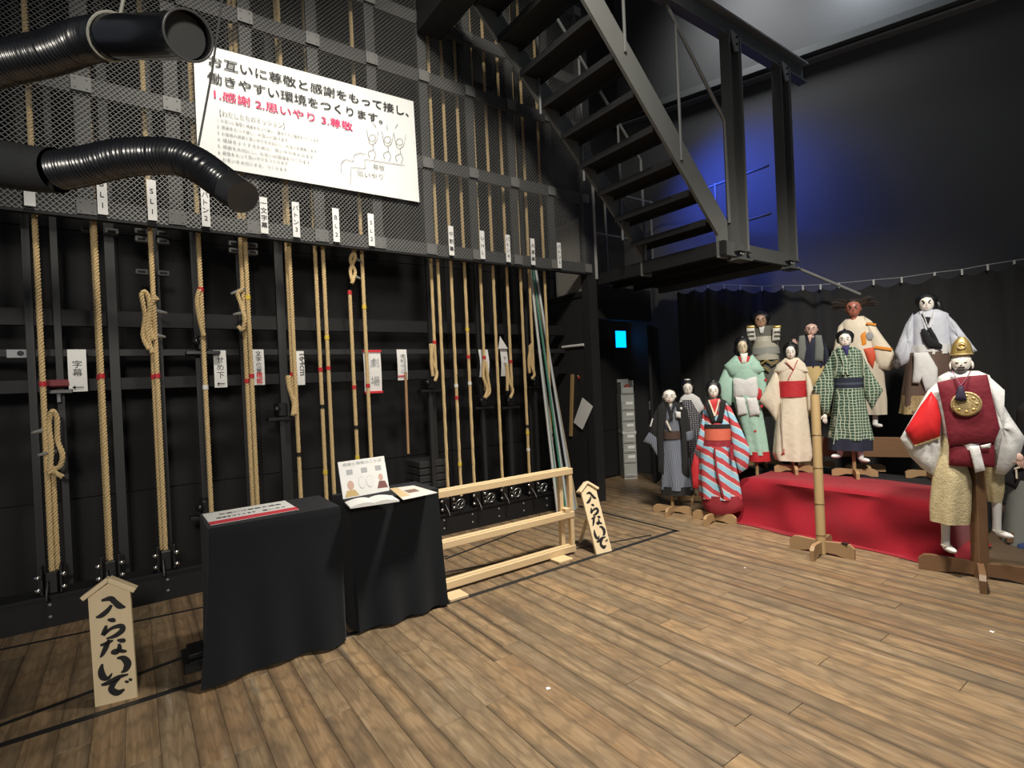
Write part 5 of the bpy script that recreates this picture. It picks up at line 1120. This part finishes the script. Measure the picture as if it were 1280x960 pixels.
# --- man in lavender robe
D = 5.05; b0 = at(1158, 560, D); stand((b0[0], b0[1], .0), 1.45, 'stand hidden behind the lavender-robed puppet', lt_wood, .18, .08, .017, 35)
p = Pup('puppet', 'tall puppet in pale lavender robe with white sash and dark trousers', D, 1155, 520)
p.loft('brocade_trousers', brown, [(440, 1135, 1187), (460, 1131, 1188), (490, 1127, 1186), (516, 1125, 1184)], .1, 6, hd=.13); p.loft('gold_hem', gold, [(494, 1126.5, 1180), (517, 1124.5, 1182)], .12, 6, hd=.131)
p.loft('torso', lav, [(388, 1149, 1173), (394, 1139, 1185), (410, 1137, 1188), (434, 1138, 1188)], .03, hd=.12); p.loft('white_sash', whitec, [(431, 1136, 1189), (443, 1136.5, 1188)], .04, 10, hd=.125)
p.pillow('sleeve', lav, [(1141, 391), (1132, 405), (1118, 440), (1126, 458), (1137, 453), (1142, 430), (1143, 405)], .045, .03, wav=.15); p.pillow('sleeve', lav, [(1182, 391), (1194, 402), (1206, 418), (1222, 439), (1206, 445), (1190, 437), (1184, 412)], .045, .03, wav=.15)
p.pillow('hanging_sash', whitec, [(1142, 441), (1160, 440), (1172, 460), (1172, 486), (1157, 490), (1150, 470), (1149, 480), (1140, 479), (1142, 458)], .03, .13); p.pillow('under_collar', blackc, [(1154, 396), (1166, 396), (1160, 408)], .012, .115); p.collar(lav, 1160, 389, 425, 6, .11, 5, 9); p.strip('white_collar', whitec, [(1153, 389), (1160, 409)], 1.4, .125); p.strip('white_collar', whitec, [(1167, 389), (1160, 409)], 1.4, .125)
p.pillow('black_bundle', blackc, [(1151, 412), (1156, 410), (1163, 420), (1178, 431), (1178, 436), (1160, 435), (1154, 426)], .025, .13); p.strip('black_strap', blackc, [(1161, 410), (1168, 421), (1172, 430)], 5, .14)
p.hand(1122, 452, -.2, 1, .03, M('dark_skin', (.10, .09, .085), .6), .06)
p.head(1158.5, 367.5, 389, 9.2, face_w, 'man', d=.05, stern=1.3, hs=1.12); p.pillow('back_hair', hair_m, [(1168, 372), (1177, 378), (1180, 388), (1170, 390)], .03, -.02)
# --- laughing puppet with gold cap
g_ = gnd(1226, 722); D = float((g_-CP)@FW)
stand(g_, 1.0, 'dark brown stand under the laughing gold-capped puppet', dk_wood, .34, .12, .036, 15, sq=True, th=.035)
p = Pup('puppet', 'laughing puppet with gold cap and maroon tunic bearing a round gold emblem', D, 1205, 690)
p.loft('gold_trouser_leg', pgold, [(540, 1174, 1196), (575, 1168, 1208), (600, 1164, 1215), (635, 1161, 1214), (652, 1162, 1212)], .07, 5, hd=.10); p.loft('gold_trouser_leg', pgold, [(560, 1212, 1246), (590, 1226, 1255), (612, 1230, 1255), (627, 1234, 1252)], .07, 5, hd=.09, d=-.06)
p.loft('robe_body', whitec, [(464, 1184, 1222), (470, 1172, 1236), (485, 1169, 1244), (530, 1172, 1246), (560, 1184, 1245)], .02, hd=.12)
p.pillow('sleeve', whitec, [(1176, 474), (1160, 488), (1140, 522), (1125, 548), (1137, 570), (1152, 585), (1167, 595), (1176, 570), (1178, 530), (1180, 495)], .05, .03, wav=.12); p.pillow('red_sleeve', M('bright_red_silk', (.62, .015, .02), .55), [(1164, 489), (1150, 508), (1131, 538), (1142, 557), (1160, 551), (1175, 546), (1177, 520), (1172, 500)], .05, .07)
p.strip('gold_sleeve_edge', gold, [(1143, 557), (1160, 552), (1175, 546.5)], 2.2, .085)
p.pillow('sleeve', whitec, [(1236, 470), (1256, 488), (1252, 502), (1264, 522), (1282, 548), (1272, 578), (1256, 594), (1244, 592), (1242, 552), (1240, 505)], .05, .03, wav=.12)
p.pillow('maroon_tunic', maroon, [(1171, 478), (1202, 471), (1234, 468), (1241, 498), (1250, 536), (1243, 553), (1215, 555), (1186, 558), (1180, 518)], .022, .12, back=.2); p.pillow('tunic_skirt', maroon, [(1186, 556), (1215, 554), (1243, 552), (1244, 584), (1215, 584), (1186, 582)], .02, .10, back=.2)
cr = p.pillow('round_emblem', gold, [(1208+20*math.cos(a), 505+15.5*math.sin(a)) for a in [k*math.pi/10 for k in range(20)]], .008, .156)
b = MB()
for rr in (17.5, 8): b.tube([p.P(1208+rr*math.cos(a), 505+rr*.78*math.sin(a), .163) for a in [k*math.pi/12 for k in range(25)]], .002, 5)
for k in range(8): b.obj_ball(p.P(1208+12.8*math.cos(k*math.pi/4), 505+9.8*math.sin(k*math.pi/4), .163), p.R*.011, p.F*.003, Z*.009, 8, 6)
b.build('emblem_relief', goldm, cr, smooth=True)
p.pillow('white_belt', whitec, [(1211, 558), (1224, 557), (1232, 588), (1219, 591)], .012, .135); p.pillow('white_belt', whitec, [(1225, 557), (1239, 554), (1238, 560), (1227, 561)], .01, .135)
tas = p.pillow('tassel', M('indigo_tassel', (.03, .02, .05), .8), [(1198, 482), (1204, 482), (1209, 500), (1202, 502), (1193, 500)], .02, .17); p.strip('tassel_cord', M('violet_cord', (.25, .06, .12), .7), [(1190, 463, -.06), (1196, 474, -.02), (1201, 482, 0)], 1.2, .17); p.strip('tassel_cord', MATS['violet_cord'], [(1214, 463, -.06), (1207, 474, -.02), (1201, 482, 0)], 1.2, .17)
p.foot(1182, 686, 650, .5, .0, tabi, .12); p.foot(1246, 668, 625, .9, -.06, tabi, .12)
for x, y in ((1182, 682), (1247, 664)): p.strip('sandal_strap', M('straw_strap', (.45, .40, .30), .8), [(x-6, y-2), (x+2, y+1), (x+8, y)], 1.6, .04)
p.hand(1169, 551, .1, 1, .06, face_w, .06); p.hand(1274, 572, .2, 1, .05, face_p, .06)
p.head(1202, 437, 464, 12.2, face_w, None, d=.07, stern=-.6, beard=hair_m)
bs, h_, w_, dp_, R_, F_, sf_, ho = p.hd
for sd_ in (-1, 1): MB().obj_ball(bs+Z*h_*.32+R_*w_*sd_*1.06, R_*w_*.13, F_*dp_*.2, Z*h_*.2, 10, 8).build('long_ear', face_w, ho, smooth=True)
MB().loft([[sf_(u, .18+.12*u*u, e) for u in np.linspace(-.4, .4, 10)]+[sf_(u, .25+.06*u*u, e) for u in np.linspace(.4, -.4, 10)] for e in (-.003, .004)]).build('smile', ink, ho)
cap = p.loft('gold_cap', goldm, [(444, 1187, 1216.5), (438, 1188, 1215.5), (431, 1190, 1213.5), (425.5, 1193.5, 1210), (421.5, 1198, 1206)], 0, hd=.07, d=.07)
b = MB().torus(p.P(1202, 443, .07), p.R, p.F, 13.6*p.s, .006, 28, 6); b.torus(p.P(1202, 432, .13), p.R, Z, .022, .006, 18, 6); b.build('cap_band', gold, cap, smooth=True)
# --- puppet cut by the right edge
D = 4.25; b0 = at(1300, 690, D); stand((b0[0], b0[1], .0), 1.0, 'stand of the puppet cut off by the right edge', dk_wood, .2, .09, .02, 25)
p = Pup('puppet', 'puppet in dark jacket and grey trousers cut off by the right edge', D, 1300, 700)
p.loft('grey_trousers', M('sage_grey_cloth', (.26, .28, .26), .8), [(600, 1262, 1338), (640, 1254, 1345), (697, 1248, 1350)], .05, 6, hd=.13); p.loft('jacket', blackc, [(500, 1284, 1318), (510, 1270, 1332), (560, 1268, 1335), (612, 1262, 1340)], .04, hd=.12); p.pillow('sleeve', blackc, [(1278, 560), (1258, 582), (1254, 604), (1270, 612), (1285, 590)], .03, .08)
p.pillow('blue_cloth', M('royal_blue_cloth', (.04, .07, .2), .8), [(1272, 680), (1290, 676), (1292, 697), (1268, 698)], .03, .14); p.strip('wood_clapper', cream, [(1270, 585, 0), (1271, 598, 0)], 3, .13); p.strip('wood_clapper', cream, [(1268, 586), (1280, 582)], 3, .135)
p.head(1300, 468, 494, 10, face_w, 'man', d=.05); p.hand(1275, 575, .2, 1, .13, face_p, .06)

# --- empty bamboo stand in front
bam = M('bamboo', (.38, .26, .12), .4, col2=(.46, .33, .17), scale=8, stretch=(6, 6, .4))
g_ = gnd(1027, 692); t = thing('bamboo_stand', 'empty bamboo pole on a cross-shaped wooden foot before the red bench', 'stand', g_)
ft = M('stand_foot_wood', (.27, .165, .08), .5, col2=(.33, .21, .11), scale=6)
for a_ in (8, 98): q = math.radians(a_); arch(.235, .115, .03, g_, (math.cos(q), math.sin(q), 0), ft, t)
D = float((g_-CP)@FW); ztop = at(1019, 493, D)[2]; ring_z = [at(1021, y, D)[2] for y in (543, 584, 629, 668)]; zs = np.linspace(.004, ztop, 60)
rad = [.036*(1-.06*z/ztop) for z in zs]; pole = MB().tube([(g_[0], g_[1], z) for z in zs], rad, 18).build('bamboo_pole', bam, t, smooth=True)
for z in ring_z: MB().torus((g_[0], g_[1], z), (1, 0, 0), (0, 1, 0), .0365*(1-.06*z/ztop), .003, 20, 6).build('node_ring', M('bamboo_node', (.16, .10, .04), .5), pole, smooth=True)
MB().loft([[(g_[0]+.026*math.cos(q), g_[1]+.026*math.sin(q), z) for q in [2*math.pi*k/16 for k in range(16)]] for z in (ztop, ztop+.002)]).build('hollow_end', M('bamboo_hollow', (.05, .035, .02), .8), pole)
d_ = gnd(1069, 688, .115); MB().obox(g_+np.array([math.cos(math.radians(-82))*.17, math.sin(math.radians(-82))*.17, .112]), np.array([0, .022, 0]), np.array([.018, 0, 0]), Z*.006).build('rubber_pad', rubber, t)
